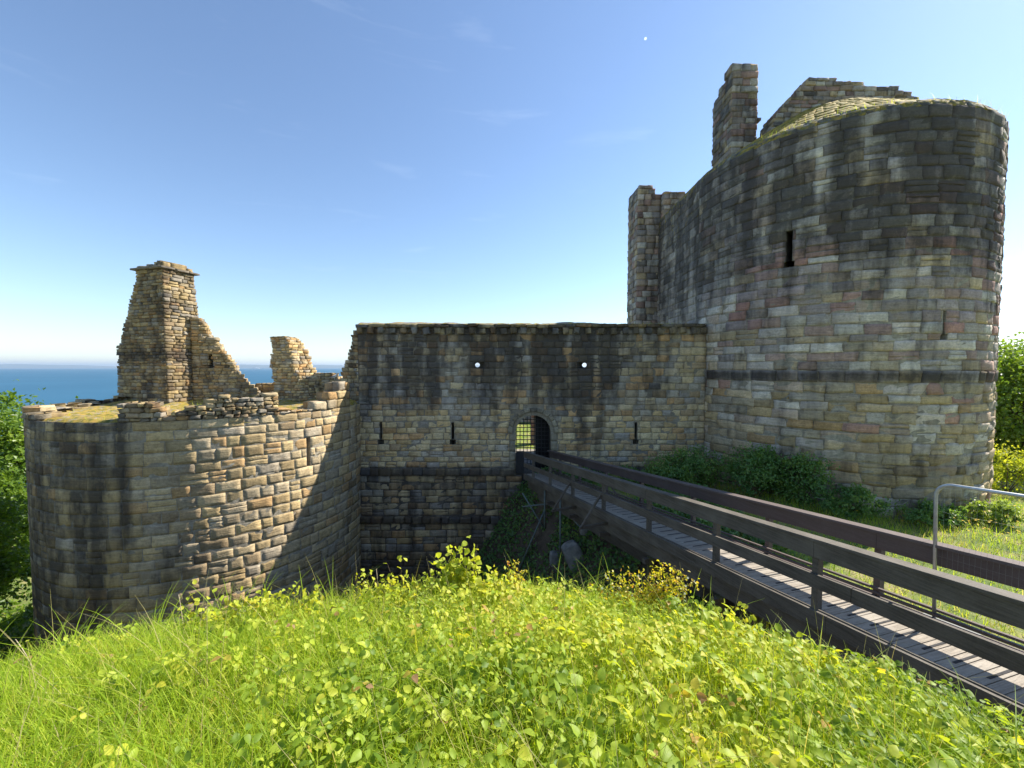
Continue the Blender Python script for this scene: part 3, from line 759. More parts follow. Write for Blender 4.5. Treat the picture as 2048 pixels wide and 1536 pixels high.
# turret block at the tower's far left corner
def turret(z):
    x1 = 9.25 if z < 10.8 else 8.95 - (z - 10.8) * .5
    return [(7.80 + (0 if z < 10.9 else (z - 10.9) * .45) + rng.uniform(-.02, .02), 25.3), (x1, 25.3), (x1, 27.2), (7.80, 27.2)]
rubble('turret', west, turret, -5.2, 11.3, lambda P, u: (.26 + .2 * vn(P[:, 0] * 1.5, P[:, 2] * .4, 6), .12 + 0 * u, .25 * ss(10.8, 11.5, P[:, 2])), .3, .42, .35, .7, .3, PAL_RIGHT)
def turret2(z): return [(9.3, 25.0), (10.6, 25.0), (10.6, 26.5), (9.3, 26.5)]
rubble('turret_parapet', west, turret2, 9.0, 10.75, f_dark, .22, .32, .3, .6, .3, PAL_RIGHT)

# ================================================================== LEFT TOWER
LC = np.array((-13.1, 18.3)); LR = 5.9; LTH0 = R(140); lpath = Arc(LC, LR, LTH0); LU1 = LR * R(240)
LZB = -12.2; LZT = -1.72
U_ = lambda px: u_of(LC, LR, LTH0, px)[0]
lu, ly = u_of(LC, LR, LTH0, 614)
lslit = (lu, zpx(935, ly), zpx(876, ly), .085)
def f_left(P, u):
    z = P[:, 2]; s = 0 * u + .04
    s = np.maximum(s, .34 * ss(U_(252), U_(240), u) * (.6 + .8 * fbm(u, z * .3, 51)))  # shade of the side turned from the sun, painted in with a sharp edge
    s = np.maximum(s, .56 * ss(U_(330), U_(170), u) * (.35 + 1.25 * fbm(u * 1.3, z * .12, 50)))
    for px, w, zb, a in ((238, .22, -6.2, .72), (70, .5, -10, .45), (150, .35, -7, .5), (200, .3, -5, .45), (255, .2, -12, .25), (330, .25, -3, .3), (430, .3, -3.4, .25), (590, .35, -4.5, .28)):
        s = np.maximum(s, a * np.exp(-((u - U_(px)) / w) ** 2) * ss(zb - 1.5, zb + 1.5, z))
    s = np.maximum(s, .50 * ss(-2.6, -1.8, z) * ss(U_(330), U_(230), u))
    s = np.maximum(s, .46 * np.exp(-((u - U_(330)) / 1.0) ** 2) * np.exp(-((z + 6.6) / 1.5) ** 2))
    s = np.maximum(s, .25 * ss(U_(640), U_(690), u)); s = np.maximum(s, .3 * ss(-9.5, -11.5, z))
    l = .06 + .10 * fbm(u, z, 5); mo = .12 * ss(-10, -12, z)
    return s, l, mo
east = empty('ruined_round_tower', (LC[0], LC[1], LZB))
tag(east, 'lower roofless round stone tower on the left topped by a ruined chimney', 'castle tower')
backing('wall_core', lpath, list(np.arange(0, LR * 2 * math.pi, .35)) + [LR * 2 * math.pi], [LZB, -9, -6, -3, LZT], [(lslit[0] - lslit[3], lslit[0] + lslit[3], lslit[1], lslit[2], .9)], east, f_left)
st = Stones()
zs = heights(LZB, LZT, .32, .44, (lslit[1], lslit[2]))
def lp(u, z):
    if z < -8: return np.concatenate([PAL_TAN, PAL_TAN[[2, 6, 6]]])
    return np.concatenate([PAL_TAN, PAL_TAN[[0, 1, 3]]])
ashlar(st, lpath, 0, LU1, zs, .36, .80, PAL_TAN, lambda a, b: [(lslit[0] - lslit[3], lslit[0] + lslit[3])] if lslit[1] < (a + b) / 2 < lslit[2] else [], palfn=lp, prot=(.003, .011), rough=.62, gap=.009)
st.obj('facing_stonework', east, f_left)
# wall head with moss and loose rubble
th = np.linspace(0, 2 * math.pi, 120); rr = np.linspace(0, LR + .01, 26)
A, B = np.meshgrid(th, rr); xx = LC[0] + B * np.cos(A); yy = LC[1] + B * np.sin(A)
H = LZT + .02 + .30 * (fbm(xx * .8, yy * .8, 61) - .35) * ss(LR, LR - .6, B) + .10 * (vn(xx * 4, yy * 4, 62) - .5) * ss(LR, LR - .2, B) + .45 * ss(17, 23, yy) * ss(LR + .01, LR - .25, B)
H = np.minimum(H, LZT + .9); H[-1] = LZT - .2
i = np.arange(A.size).reshape(A.shape); Q = np.stack([i[:-1, :-1], i[:-1, 1:], i[1:, 1:], i[1:, :-1]], -1).reshape(-1, 4)
V = np.stack([xx, yy, H], -1).reshape(-1, 3)
finish('mossy_wall_head', V, Q, None, np.tile((.30, .25, .17), (len(V), 1)), V[:, 0], east, lambda P, u: (.1 + 0 * u, .15 + 0 * u, .76 + 0 * u))
def top_z(x, y): return LZT + .05 + .45 * float(ss(17, 23, y))
f_rub = lambda P, u: (.16 + .30 * vn(P[:, 0] * 1.2, P[:, 2] * 1.2, 6), .12 + 0 * u, .05 + 0 * u)
# rubble parapet along the front rim: (px range, height)
def parapet(pxa, pxb, hfun, hmin=.10, hmax=.17, deep=.55, wmin=.16, wmax=.42, pal=PAL_TAN, inset=.0):
    st = Stones()
    ua, ub = U_(pxa), U_(pxb); z = 0
    hm = max(hfun(t) for t in np.linspace(0, 1, 30))
    while z < hm:
        h = rng.uniform(hmin, hmax)
        for a, b in intervals(ua, ub, wmin, wmax):
            um = (a + b) / 2; t = (um - ua) / (ub - ua)
            if hfun(t) + rng.uniform(-.05, .05) < z + h * .6: continue
            for face in (0, 1):
                xy, tt, nn = lpath.P(um); d = -inset - (deep if face else 0)
                sg = -1 if face else 1
                st.add((xy[0] + nn[0] * d, xy[1] + nn[1] * d, LZT + z + h / 2), (sg * tt[0], sg * tt[1], 0), (0, 0, 1), b - a - .008, h - .006, rng.uniform(0, .05), deep * .52, pal[rng.integers(len(pal))] * rng.uniform(.8, 1.15), 1.6, um)
        z += h
    st.obj('rim_parapet', east, f_rub)
parapet(232, 322, lambda t: .62 * ss(0, .1, t) * (1 - .5 * ss(.86, 1, t)))
parapet(322, 350, lambda t: .26)
parapet(348, 412, lambda t: .42)
parapet(405, 556, lambda t: .72 * ss(0, .12, t) * (1 - .35 * ss(.94, 1, t)))
parapet(556, 640, lambda t: .10 + .05 * math.sin(t * 9))
parapet(625, 665, lambda t: .48, .34, .42, .6, .5, .8)
parapet(655, 699, lambda t: .80 + .5 * t, .34, .42, .6, .4, .7)
parapet(37, 75, lambda t: .40 - .3 * t, .12, .22, .7)
ua = U_(37); st = Stones()
for k in range(46):          # broken rim at the far left and back
    u = rng.uniform(-6, ua); xy, tt, nn = lpath.P(u); d = rng.uniform(-.9, -.1)
    st.add((xy[0] + nn[0] * d, xy[1] + nn[1] * d, LZT + .06 + rng.uniform(0, .10) + .45 * float(ss(17, 23, xy[1]))), (*unit(rng.normal(0, 1, 2)), 0), (0, rng.uniform(-.2, .2), 1), rng.uniform(.25, .7), rng.uniform(.12, .3), .05, .35, PAL_TAN[rng.integers(8)], 1.6, u)
st.obj('rim_rubble', east, f_rub)
# chimney ruin
e1 = unit(np.array((-.955, .30))); e2 = unit(np.array((.27, .96))); c0 = np.array((-15.62, 18.0))
def chim(z):
    wl = lerp([(-1.9, 3.35), (.95, 3.22), (1.0, 3.05), (1.6, 2.85), (2.4, 2.42), (3.1, 2.12), (4.0, 1.68), (4.5, 1.66)], z) + (rng.uniform(-.05, .05) if z < 4.3 else 0)
    wr = lerp([(-1.9, 2.3), (.6, 2.1), (2.2, 1.55), (3.4, 1.45), (4.5, 1.35)], z) + rng.uniform(-.05, .05)
    j = c0 - e1 * (.03 if z > .75 else .1)
    return [j + e1 * wl, j, j + e2 * wr, j + e2 * wr + e1 * wl]
rubble('chimney_stack', east, chim, -1.9, 4.42, lambda P, u: (.20 + .3 * np.exp(-((P[:, 2] - .55) / .3) ** 2) + .34 * vn(P[:, 0] * 1.2, P[:, 2] * 1.1, 6), .14 + 0 * u, .03 + 0 * u), .10, .20, .2, .5, .3, PAL_TAN * .84)
st = Stones()
for (a, b, L) in ((c0 + e1 * 1.72, c0, 0), (c0, c0 + e2 * 1.5, 0)):
    L = np.linalg.norm(b - a); t = (b - a) / L
    for p, q in intervals(-.1, L + .1, .5, .9):
        c = a + t * (p + q) / 2; st.add((c[0], c[1], 4.47), (t[0], t[1], 0), (0, 0, 1), q - p - .005, .10, .16, 1.2, np.array((.24, .20, .15)), 1.0, p)
    for p, q in intervals(.1, L - .1, .3, .7):
        c = a + t * (p + q) / 2; hh = rng.uniform(.12, .3); st.add((c[0], c[1], 4.52 + hh / 2), (t[0], t[1], 0), (0, 0, 1), q - p, hh, -.05, .6, PAL_TAN[rng.integers(8)] * .85, 1.6, p)
st.obj('chimney_cap', east, f_rub)
# ruined cross wall falling away from the chimney to the right, with its little window
cw0 = c0 + e2 * 1.45 - np.array((.1, 0)) ; cwd = unit(np.array((.93, .37)))
def cross(z):
    L0 = 0.0; L1 = lerp([(-1.9, 2.9), (-1.2, 2.7), (-.75, 2.15), (.0, 1.75), (.62, 1.5), (1.0, 1.15), (1.5, .85), (2.0, .5), (2.35, .25)], z) + rng.uniform(-.12, .12)
    nn = np.array((cwd[1], -cwd[0])); tk = .42
    return [cw0 + cwd * L0 + nn * tk, cw0 + cwd * L1 + nn * tk, cw0 + cwd * (L1 - .1) - nn * tk, cw0 + cwd * L0 - nn * tk]
def cross_l(z):
    p = cross(z); 
    if -.02 < z < .62:
        a = p[0] + cwd * .62; d = p[3] + cwd * .62
        return [p[0], a, d, p[3]]
    return p
def cross_r(z):
    p = cross(z)
    if -.02 < z < .62:
        w = .88 if z < .4 else .80
        a = p[0] + cwd * w; d = p[3] + cwd * w
        if np.dot(p[1] - a, cwd) < .12: p[1] = a + cwd * .3; p[2] = d + cwd * .3
        return [a, p[1], p[2], d]
    return None
rubble('cross_wall', east, cross_l, -1.9, 2.35, f_rub, .10, .19, .18, .42, .3, PAL_TAN)
rubble('cross_wall_end', east, cross_r, -.02, .62, f_rub, .10, .19, .18, .42, .2, PAL_TAN)
# low wall linking the ruins at the back
def low(z):
    a = np.array((-13.4, 21.2)); b_ = np.array((-8.6, 22.0)); t = unit(b_ - a); nn = np.array((t[1], -t[0])); L = np.linalg.norm(b_ - a)
    return [a + nn * .35, b_ + nn * .35, b_ - nn * .35, a - nn * .35]
rubble('low_wall', east, low, -1.7, -.85, f_rub, .11, .2, .2, .45, .3, PAL_TAN)
# leaning fragment
def frag(z):
    x0 = lerp([(-1.7, -11.35), (-.3, -11.55), (.2, -11.75), (.9, -11.75), (1.5, -11.85)], z) + rng.uniform(-.06, .06)
    x1 = lerp([(-1.7, -9.25), (-.5, -9.35), (-.2, -9.7), (.0, -9.95), (.6, -10.15), (1.1, -10.45), (1.5, -10.95)], z) + rng.uniform(-.08, .08)
    y0 = lerp([(-1.7, 18.7), (-.3, 19.0), (1.5, 19.4)], z)
    xm = (x0 + x1) / 2 + .35
    return [(x0, y0 + .35), (xm, y0), (x1, y0 + .9), (x0 + .25, y0 + 1.5)]
rubble('wall_fragment', east, frag, -1.75, 1.5, lambda P, u: (.06 + .3 * ss(-.2, -.8, P[:, 2]) * .6, .1 + 0 * u, .03 + 0 * u), .09, .17, .15, .4, .3, PAL_TAN * 1.12)
def frag2(z):
    x1 = lerp([(-1.7, -7.6), (-.9, -8.1), (-.35, -9.1)], z) + rng.uniform(-.1, .1)
    return [(-9.7, 19.6), (x1, 19.9), (x1, 20.8), (-9.7, 20.6)]
rubble('fragment_tail', east, frag2, -1.75, -.3, f_rub, .10, .2, .18, .5, .3, PAL_TAN * 1.1)

# ================================================================== GATE (iron grille and timber leaf)
gate = tag(empty('gate', (AC, GY + .5, ASILL)), 'black iron grille gate with a dark studded timber leaf inside the archway', 'gate')
mb = MB(); xg0, xg1 = AC - AR + .02, AC + .14
def arch_h(x): return ASP + math.sqrt(max(AR * AR - (x - AC) ** 2, 0)) - .02
for x in np.arange(xg0 + .02, AC + AR - .03, .175): mb.bar((x, GY + .5, ASILL + .03), (x, GY + .5, arch_h(x)), .034, .034)
for z in np.arange(ASILL + .12, ASP + AR - .08, .20):
    w = AR - .02 if z < ASP else math.sqrt(max(AR ** 2 - (z - ASP) ** 2, 0)) - .02
    mb.bar((AC - w, GY + .535, z), (AC + w, GY + .535, z), .03, .034)
mb.bar((xg1, GY + .5, ASILL + .02), (xg1, GY + .5, arch_h(xg1)), .06, .06)
mb.obj('grille', M_iron, gate)
mb = MB(); n = 10; xs = np.linspace(AC + .17, AC + AR - .005, n)
for a, b in zip(xs[:-1], xs[1:]):
    za, zb = arch_h(a + .002) , arch_h(b - .002)
    y0, y1 = GY + .62, GY + .70
    mb.hexa([(a, y0, ASILL + .02), (b - .004, y0, ASILL + .02), (b - .004, y1, ASILL + .02), (a, y1, ASILL + .02), (a, y0, za), (b - .004, y0, zb), (b - .004, y1, zb), (a, y1, za)])
for z in np.arange(ASILL + .2, ASP + .5, .22):
    for x in np.arange(AC + .25, AC + AR - .06, .17):
        if z < arch_h(x) - .1: mb.box((x - .014, GY + .60, z - .014), (x + .014, GY + .625, z + .014))
mb.obj('door_leaf', M_door, gate)
mb = MB(); mb.box((AC - AR + .01, GY - .12, ASILL + .02), (AC - AR + .40, GY - .06, ASILL + 1.08)); mb.obj('kick_panel', M_iron, gate)

# courtyard building seen through the gateway
cy = tag(empty('courtyard_pier', (1.5, 26, -5.07)), 'pinkish stone pier in the courtyard seen through the gateway', 'stone pier')
rubble('pier_stonework', cy, lambda z: [(1.28, 26), (1.75, 26), (1.75, 26.6), (1.28, 26.6)], -5.1, -1.6, None, .25, .35, .3, .6, .2, PAL_RED * 1.1)

cw = tag(empty('courtyard_wall', (3, 37, -5.07)), 'low pale ruined wall far across the courtyard seen through the gateway', 'ruined wall')
rubble('wall_stonework', cw, lambda z: [(-6, 37), (9 - max(0, z + 3.5) * 2, 37), (9 - max(0, z + 3.5) * 2, 38), (-6, 38)], -7.2, -1.6, None, .25, .35, .4, .9, .4, PAL_RIGHT * 1.15)
for nm, y0, y1, dz, c1, c2 in (('cobbled_pavement', GY + TH + .05, 22.4, .02, (.10, .10, .10), (.22, .21, .20)), ('path', 22.4, 24.6, .02, (.26, .23, .18), (.36, .32, .26))):
    V = []
    for y in np.linspace(y0, y1, 5):
        for x in np.linspace(-4, 6, 11): V.append((x, y, float(ground(np.array(x), np.array(y))) + dz))
    i = np.arange(55).reshape(5, 11); Q = np.stack([i[:-1, :-1], i[:-1, 1:], i[1:, 1:], i[1:, :-1]], -1).reshape(-1, 4)
    tag(mesh_obj(nm, V, Q, None, simple_mat(nm + '_stone', c1, c2, 7, .95, .1, .02)), kind='structure')

# ================================================================== FOOTBRIDGE
BO = np.array((1.15, 18.75, -5.00)); BE1 = np.array((.2807, -.9598, .1104)); BN = np.array((-.9598, -.2807, 0)); BZ = np.array((0, 0, 1.))
S_END = 19.6
def bp(s, n_, z): return BO + BE1 * s + BN * n_ + BZ * z
def sbox(mb, s0, s1, n0, n1, z0, z1):
    mb.hexa([bp(s0, n1, z0), bp(s1, n1, z0), bp(s1, n0, z0), bp(s0, n0, z0), bp(s0, n1, z1), bp(s1, n1, z1), bp(s1, n0, z1), bp(s0, n0, z1)][::1])
bridge = tag(empty('footbridge', tuple(bp(9, 0, -1))), 'long brown timber footbridge with board rails leading to the gateway', 'footbridge')
mb = MB(); s = 0.0; k = 0
while s < S_END:
    w = .138; j = rng.uniform(-.006, .006)
    sbox(mb, s, s + w - .010, -.58 + j, .56 + j, -.045, 0); s += w
mb.obj('deck', M_deck, bridge, bevel=.004)
mb = MB(); s = .2
while s < S_END: sbox(mb, s, s + .030, -.34, .30, .0015, .006); s += .276
mb.obj('grip_strips', M_strip, bridge)
def s_of_y(y): return (BO[1] - y) / .9598
def jointed(mb, n0, n1, z0, z1, s0=0.1, s1=S_END, L=4.0, ph=0.):
    s = s0; e = s0 + 1.4 + ph
    while s < s1:
        e = min(e, s1); j = rng.uniform(-.004, .004); sbox(mb, s, e - .004, n0 + j, n1 + j, z0 + j, z1 + j); s = e; e += L
mb = MB(); jointed(mb, .615, .66, .80, 1.03); mb.obj('near_top_board', M_paint, bridge, bevel=.004)
mb = MB(); jointed(mb, .50, .685, 1.032, 1.075, ph=.2); mb.obj('near_handrail', M_paint, bridge, bevel=.005)
mb = MB(); jointed(mb, .615, .66, .36, .56, ph=.5); mb.obj('near_mid_board', M_paint, bridge, bevel=.004)
mb = MB(); jointed(mb, .615, .665, -.21, .035, ph=.2); mb.obj('near_edge_beam', M_paint, bridge, bevel=.004)
mb = MB(); jointed(mb, .575, .610, -.05, .05, ph=.8); mb.obj('near_kerb', M_paint, bridge, bevel=.004)
mb = MB(); jointed(mb, -.66, -.615, .76, 1.03); mb.obj('far_top_board', M_paint_far, bridge, bevel=.004)
mb = MB(); jointed(mb, -.685, -.50, 1.032, 1.075, ph=.6); mb.obj('far_handrail', M_paint_far, bridge, bevel=.005)
for q, (nn0, zz0) in enumerate(((-.44, .012), (-.50, .055), (-.56, .10), (-.613, .15))):
    mb = MB(); jointed(mb, nn0, nn0 + .05, zz0, zz0 + .035, ph=.4 * q); mb.obj('far_batten', M_paint_far, bridge, bevel=.004)
mb = MB(); jointed(mb, -.665, -.615, -.26, .035); mb.obj('far_edge_beam', M_paint_far, bridge, bevel=.004)
post_y = [17.6, 15.7, 13.7, 11.68, 9.6, 7.6, 5.8, 3.75, 1.8]
for y in post_y:
    s = s_of_y(y)
    mb = MB(); sbox(mb, s - .045, s + .045, .515, .613, -.26, 1.03); mb.obj('post', M_paint, bridge, bevel=.004)
    mb = MB(); sbox(mb, s - .045, s + .045, -.76, -.662, -.26, 1.02); mb.obj('post', M_paint_far, bridge, bevel=.004)
for y in (13.7, 11.68):
    s = s_of_y(y)
    for sg in (1, -1):
        mb = MB(); mb.bar(bp(s + .06, sg * .70, .50), bp(s + .06, sg * 1.32, -.40), .06, .05); mb.obj('outrigger_strut', M_paint, bridge)
        mb = MB(); mb.bar(bp(s + .06, sg * .40, -.36), bp(s + .06, sg * 1.36, -.40), .06, .07); mb.obj('outrigger_arm', M_paint, bridge)
for n0 in (-.45, .38):
    mb = MB(); sbox(mb, .2, S_END, n0, n0 + .09, -.62, -.047); mb.obj('bearer', M_paint, bridge)
mb = MB(); sbox(mb, .2, 12, .30, .375, -.95, -.3); sbox(mb, 5.0, 12, .30, .375, -.95, -.621)
for y in (15.7, 9.6, 7.55, 5.9, 13.7, 11.68):
    s = s_of_y(y); sbox(mb, s - .05, s + .05, -.70, .70, -.75, -.63)
mb.obj('cross_beams', M_paint, bridge)
def gz(p): return float(ground(np.array(p[0]), np.array(p[1])))
for y, n_ in ((16.3, .55), (15.2, -.3), (14.6, .62)):
    p = bp(s_of_y(y), n_, -.3); mb = MB(); mb.tube([(p[0], p[1], p[2]), (p[0], p[1], gz(p) - .2)], .035); mb.obj('scaffold_leg', M_greysteel, bridge, True)
a = bp(s_of_y(16.3), .55, 0); b2 = bp(s_of_y(14.6), .62, 0); zb_ = a[2] - 2.25
for p, q in (((a[0] - .05, a[1], zb_), (b2[0] + .1, b2[1], zb_ + .3)), ((a[0], a[1], a[2] - 1.1), (a[0] - 1.1, a[1] - .2, a[2] - 3.6)), ((a[0] - .9, a[1] + .6, a[2] - .6), (a[0] + .1, a[1] + .1, a[2] - 2.1)),
             ((a[0] - .9, a[1] + .5, a[2] - 1.15), (a[0] + 1.2, a[1] + .2, a[2] - .8)), ((b2[0] + .4, b2[1] - .2, b2[2] - .9), (b2[0] + 1.4, b2[1] - .4, b2[2] - 2.0))):
    mb = MB(); mb.tube([p, q], .03); mb.obj('brace_pole', M_greysteel, bridge, True)
for y, n_ in ((9.6, .5), (9.6, -.5), (7.55, .5), (7.55, -.5), (4.6, .5), (4.6, -.5)):
    p = bp(s_of_y(y), n_, -.62); mb = MB(); mb.box((p[0] - .07, p[1] - .07, gz(p) - .3), (p[0] + .07, p[1] + .07, p[2])); mb.obj('timber_leg', M_postwood, bridge, bevel=.008)

# temporary fence panel standing on the deck
fs0 = s_of_y(5.1); fn = -.50
fence = tag(empty('fence_panel', tuple(bp(fs0, fn, 0))), 'galvanised tube fence panel with fine wire mesh standing on the footbridge', 'fence')
A_ = bp(fs0, fn, .02); B2 = bp(fs0, fn, 1.74); A_[0] += .05
d = np.array((.2807, -.9598, .085)); pts = [A_]
for t in np.linspace(0, 1, 7):
    ang = t * math.pi / 2; pts.append(B2 + d * .16 * (1 - math.cos(ang)) + np.array((0, 0, .16)) * math.sin(ang))
E_ = pts[-1] + d * 2.9; pts.append(E_); pts.append(E_ - np.array((0, 0, 1.85)))
mb = MB(); mb.tube(pts, .021, 10); mb.tube([A_ + np.array((0, 0, .12)), pts[-1] + np.array((0, 0, .12))], .014, 8); mb.obj('frame', M_steel, fence, True)
mb = MB()
for k in range(1, 58):
    p = A_ + d * k * .052; mb.bar(p + np.array((0, 0, .13)), p + np.array((0, 0, 1.86 - .005 * k * 0)), .0009, .0009)
for z in np.arange(.3, 1.8, .3): mb.bar(A_ + np.array((0, 0, z)), A_ + d * 3.0 + np.array((0, 0, z)), .001, .001)
mb.obj('wire_mesh', M_steel, fence)
mb = MB(); mb.bar(bp(fs0 - .12, fn, .035), bp(fs0 + .45, fn, .035), .2, .06); mb.obj('foot', simple_mat('grey_rubber', (.2, .2, .2), (.3, .3, .3)), fence, bevel=.01)

# ================================================================== FOLIAGE
LT = np.array([(0, 0), (.25, 0), (.5, 0), (.75, 0), (1, 0), (.09, .24), (.30, .47), (.56, .45), (.80, .25), (.09, -.24), (.30, -.47), (.56, -.45), (.80, -.25)])
LF = np.array([(0, 1, 5), (1, 6, 5), (1, 2, 6), (2, 7, 6), (2, 3, 7), (3, 8, 7), (3, 4, 8), (0, 9, 1), (1, 9, 10), (1, 10, 2), (2, 10, 11), (2, 11, 3), (3, 11, 12), (3, 12, 4)])
QT = np.array([(0, 0), (.5, .5), (1, 0), (.5, -.5)]); QF = np.array([(0, 1, 2), (0, 2, 3)])
def leaves(P, D, Nn, L, Wd, fold=.25, curl=.25, simple=False):
    P = np.asarray(P, float); n = len(P); T_, F_ = (QT, QF) if simple else (LT, LF)
    D = unit(D); Sx = unit(np.cross(Nn, D)); Nn = np.cross(D, Sx)
    L = np.broadcast_to(L, (n,))[:, None]; Wd = np.broadcast_to(Wd, (n,))[:, None]
    x = T_[None, :, 0] * L; y = T_[None, :, 1] * Wd; z = np.abs(y) * fold - curl * L * T_[None, :, 0] ** 2
    if not simple: y = y * rng.uniform(.82, 1.15, y.shape); z = z + rng.normal(0, .035, z.shape) * Wd
    V = P[:, None] + x[..., None] * D[:, None] + y[..., None] * Sx[:, None] + z[..., None] * Nn[:, None]
    F = F_[None] + (np.arange(n) * len(T_))[:, None, None]
    return V.reshape(-1, 3), F.reshape(-1, 3), len(T_)
def rdir(n, up=.0, spread=1.):
    v = rng.normal(0, 1, (n, 3)) * spread; v[:, 2] += up; return unit(v)
def leaf_obj(name, P, D, Nn, L, Wd, tone, mat, parent=None, simple=False, fold=.25, curl=.25):
    V, F, k = leaves(P, D, Nn, L, Wd, fold, curl, simple)
    return mesh_obj(name, V, None, F, mat, parent, not simple, dict(tone=np.repeat(tone, k)))
def blades(P, H, lean, az, wd, seg=4, droop=.5):
    n = len(P); t = np.linspace(0, 1, seg + 1)
    dx = np.stack([np.cos(az), np.sin(az), 0 * az], 1); sd = np.stack([-np.sin(az), np.cos(az), 0 * az], 1)
    out = []
    for k in range(seg + 1):
        hor = (lean * t[k] + droop * t[k] ** 2.2) * H; ver = H * t[k] * (1 - .35 * droop * t[k] ** 2)
        c = P + dx * hor[:, None] + np.array((0, 0, 1.)) * ver[:, None]
        w = wd * (1 - t[k] ** 1.6) / 2 + .0003
        out += [c - sd * w[:, None], c + sd * w[:, None]]
    V = np.stack(out, 1); i = np.arange(seg)[:, None] * 2 + np.array((0, 1, 3, 2))[None]
    Q = (i[None] + (np.arange(n) * 2 * (seg + 1))[:, None, None]).reshape(-1, 4)
    return V.reshape(-1, 3), Q, 2 * (seg + 1)
def rval(x, y):
    return np.hypot(x / np.where(x > 0, 3.2, 5.0), np.maximum(y, 0) / 3.4)
def scatter_mound(n, rmax=1.25, ymin=.45):
    out = np.zeros((0, 2))
    while len(out) < n:
        a = rng.uniform(-1.7, 1.65, n * 2); y = ymin + (4.6 - ymin) * rng.random(n * 2) ** 1.15
        x = a * y; ok = (rval(x, y) < rmax * (1 + .06 * rng.normal(0, 1, n * 2)))
        out = np.concatenate([out, np.stack([x, y], 1)[ok]])
    return out[:n]
# meadow grass on the bank
p = scatter_mound(90000); dens = fbm(p[:, 0] * .8, p[:, 1] * .8, 71)
lefty = ss(1.0, -2.5, p[:, 0]); keep = rng.random(len(p)) < .40 + .6 * np.clip(lefty + (dens - .5) * 1.2, 0, 1); p = p[keep]
P = np.stack([p[:, 0], p[:, 1], ground(p[:, 0], p[:, 1]) - .02], 1); n = len(P)
H = rng.uniform(.10, .32, n) * (.75 + .5 * fbm(p[:, 0], p[:, 1], 72)) * ss(-.1, .7, p[:, 1] * .4 + .35)
az = rng.uniform(-3.2, 3.2, n)
V, Q, k = blades(P, H, rng.uniform(0, .35, n), az, rng.uniform(.0025, .0065, n), 4, rng.uniform(.05, .8, n))
tone = np.clip(.02 + .75 * rng.random(n) + .4 * (fbm(p[:, 0] * 1.5, p[:, 1] * 1.5, 73) - .4), 0, .86); dry = rng.random(n) < .05; tone[dry] = rng.uniform(.9, 1, dry.sum())
tag(mesh_obj('meadow_grass', V, Q, None, M_grass, None, False, dict(tone=np.repeat(tone, k))), 'long bright green grass growing all over the foreground bank', 'grass', kind='stuff')
# brambles and other leafy plants: trifoliate sprays
def sprays(p, hmin, hmax, lmin, lmax, mat, name, label, cat, tonef, lift=1.0):
    n = len(p); base = np.stack([p[:, 0], p[:, 1], ground(p[:, 0], p[:, 1])], 1)
    hgt = rng.uniform(hmin, hmax, n) * (.6 + .8 * fbm(p[:, 0] * 1.3, p[:, 1] * 1.3, 81))
    C = base + np.stack([rng.normal(0, .03, n), rng.normal(0, .03, n), hgt], 1)
    az = rng.uniform(0, 2 * math.pi, n); tilt = rng.normal(0, .5, (n, 2)); nrm = unit(np.stack([tilt[:, 0] + .15, tilt[:, 1] - .12, np.ones(n)], 1))
    L = rng.uniform(lmin, lmax, n) * np.where(rng.random(n) < .2, 1.25, 1); tn = tonef(p)
    Ps, Ds, Ns, Ls, Ts = [], [], [], [], []
    for k_, (da, sc_) in enumerate(((0, 1.), (1.75, .85), (-1.75, .85))):
        a = az + da + rng.normal(0, .15, n); D = np.stack([np.cos(a), np.sin(a), rng.normal(-.1, .2, n)], 1)
        D = unit(D - nrm * np.sum(D * nrm, 1, keepdims=True))
        Ps.append(C + D * .012 * sc_); Ds.append(D); Ns.append(unit(nrm + rng.normal(0, .18, (n, 3)))); Ls.append(L * sc_); Ts.append(np.clip(tn + rng.normal(0, .05, n), 0, 1))
    P, D, Nn, L3, T3 = map(np.concatenate, (Ps, Ds, Ns, Ls, Ts))
    V, F, k = leaves(P, D, Nn, L3, L3 * rng.uniform(.62, .85, len(L3)), .3, .3)
    # petioles
    g = np.stack([base[:, 0], base[:, 1], base[:, 2]], 1); w = .0016
    e = np.stack([np.cos(az), np.sin(az), 0 * az], 1) * w
    V2 = np.stack([g - e, g + e, C + e, C - e], 1).reshape(-1, 3); Q2 = np.arange(len(V2)).reshape(-1, 4) + len(V)
    return tag(mesh_obj(name, np.concatenate([V, V2]), Q2, F, mat, None, True, dict(tone=np.concatenate([np.repeat(T3, k), np.repeat(tn * .8, 4)]))), label, cat, kind='stuff')
def tone_b(p):
    n = len(p); t = .02 + .62 * rng.random(n) + 1.1 * (fbm(p[:, 0] * 1.2, p[:, 1] * 1.2, 91) - .45); t = np.clip(t, 0, .88)
    r = rng.random(n) < .03; t[r] = rng.uniform(.9, 1, r.sum()); return t
p = scatter_mound(12500, 1.2, .6); cov = fbm(p[:, 0] * .7, p[:, 1] * .7, 77); p = p[rng.random(len(p)) < np.clip(.30 + .6 * ss(-2.5, .5, p[:, 0]) + 5.0 * (cov - .5), .04, 1)]
sprays(p, .05, .30, .022, .056, M_bramble, 'bramble_cover', 'low yellow green bramble leaves spread through the bank grass', 'brambles', tone_b)

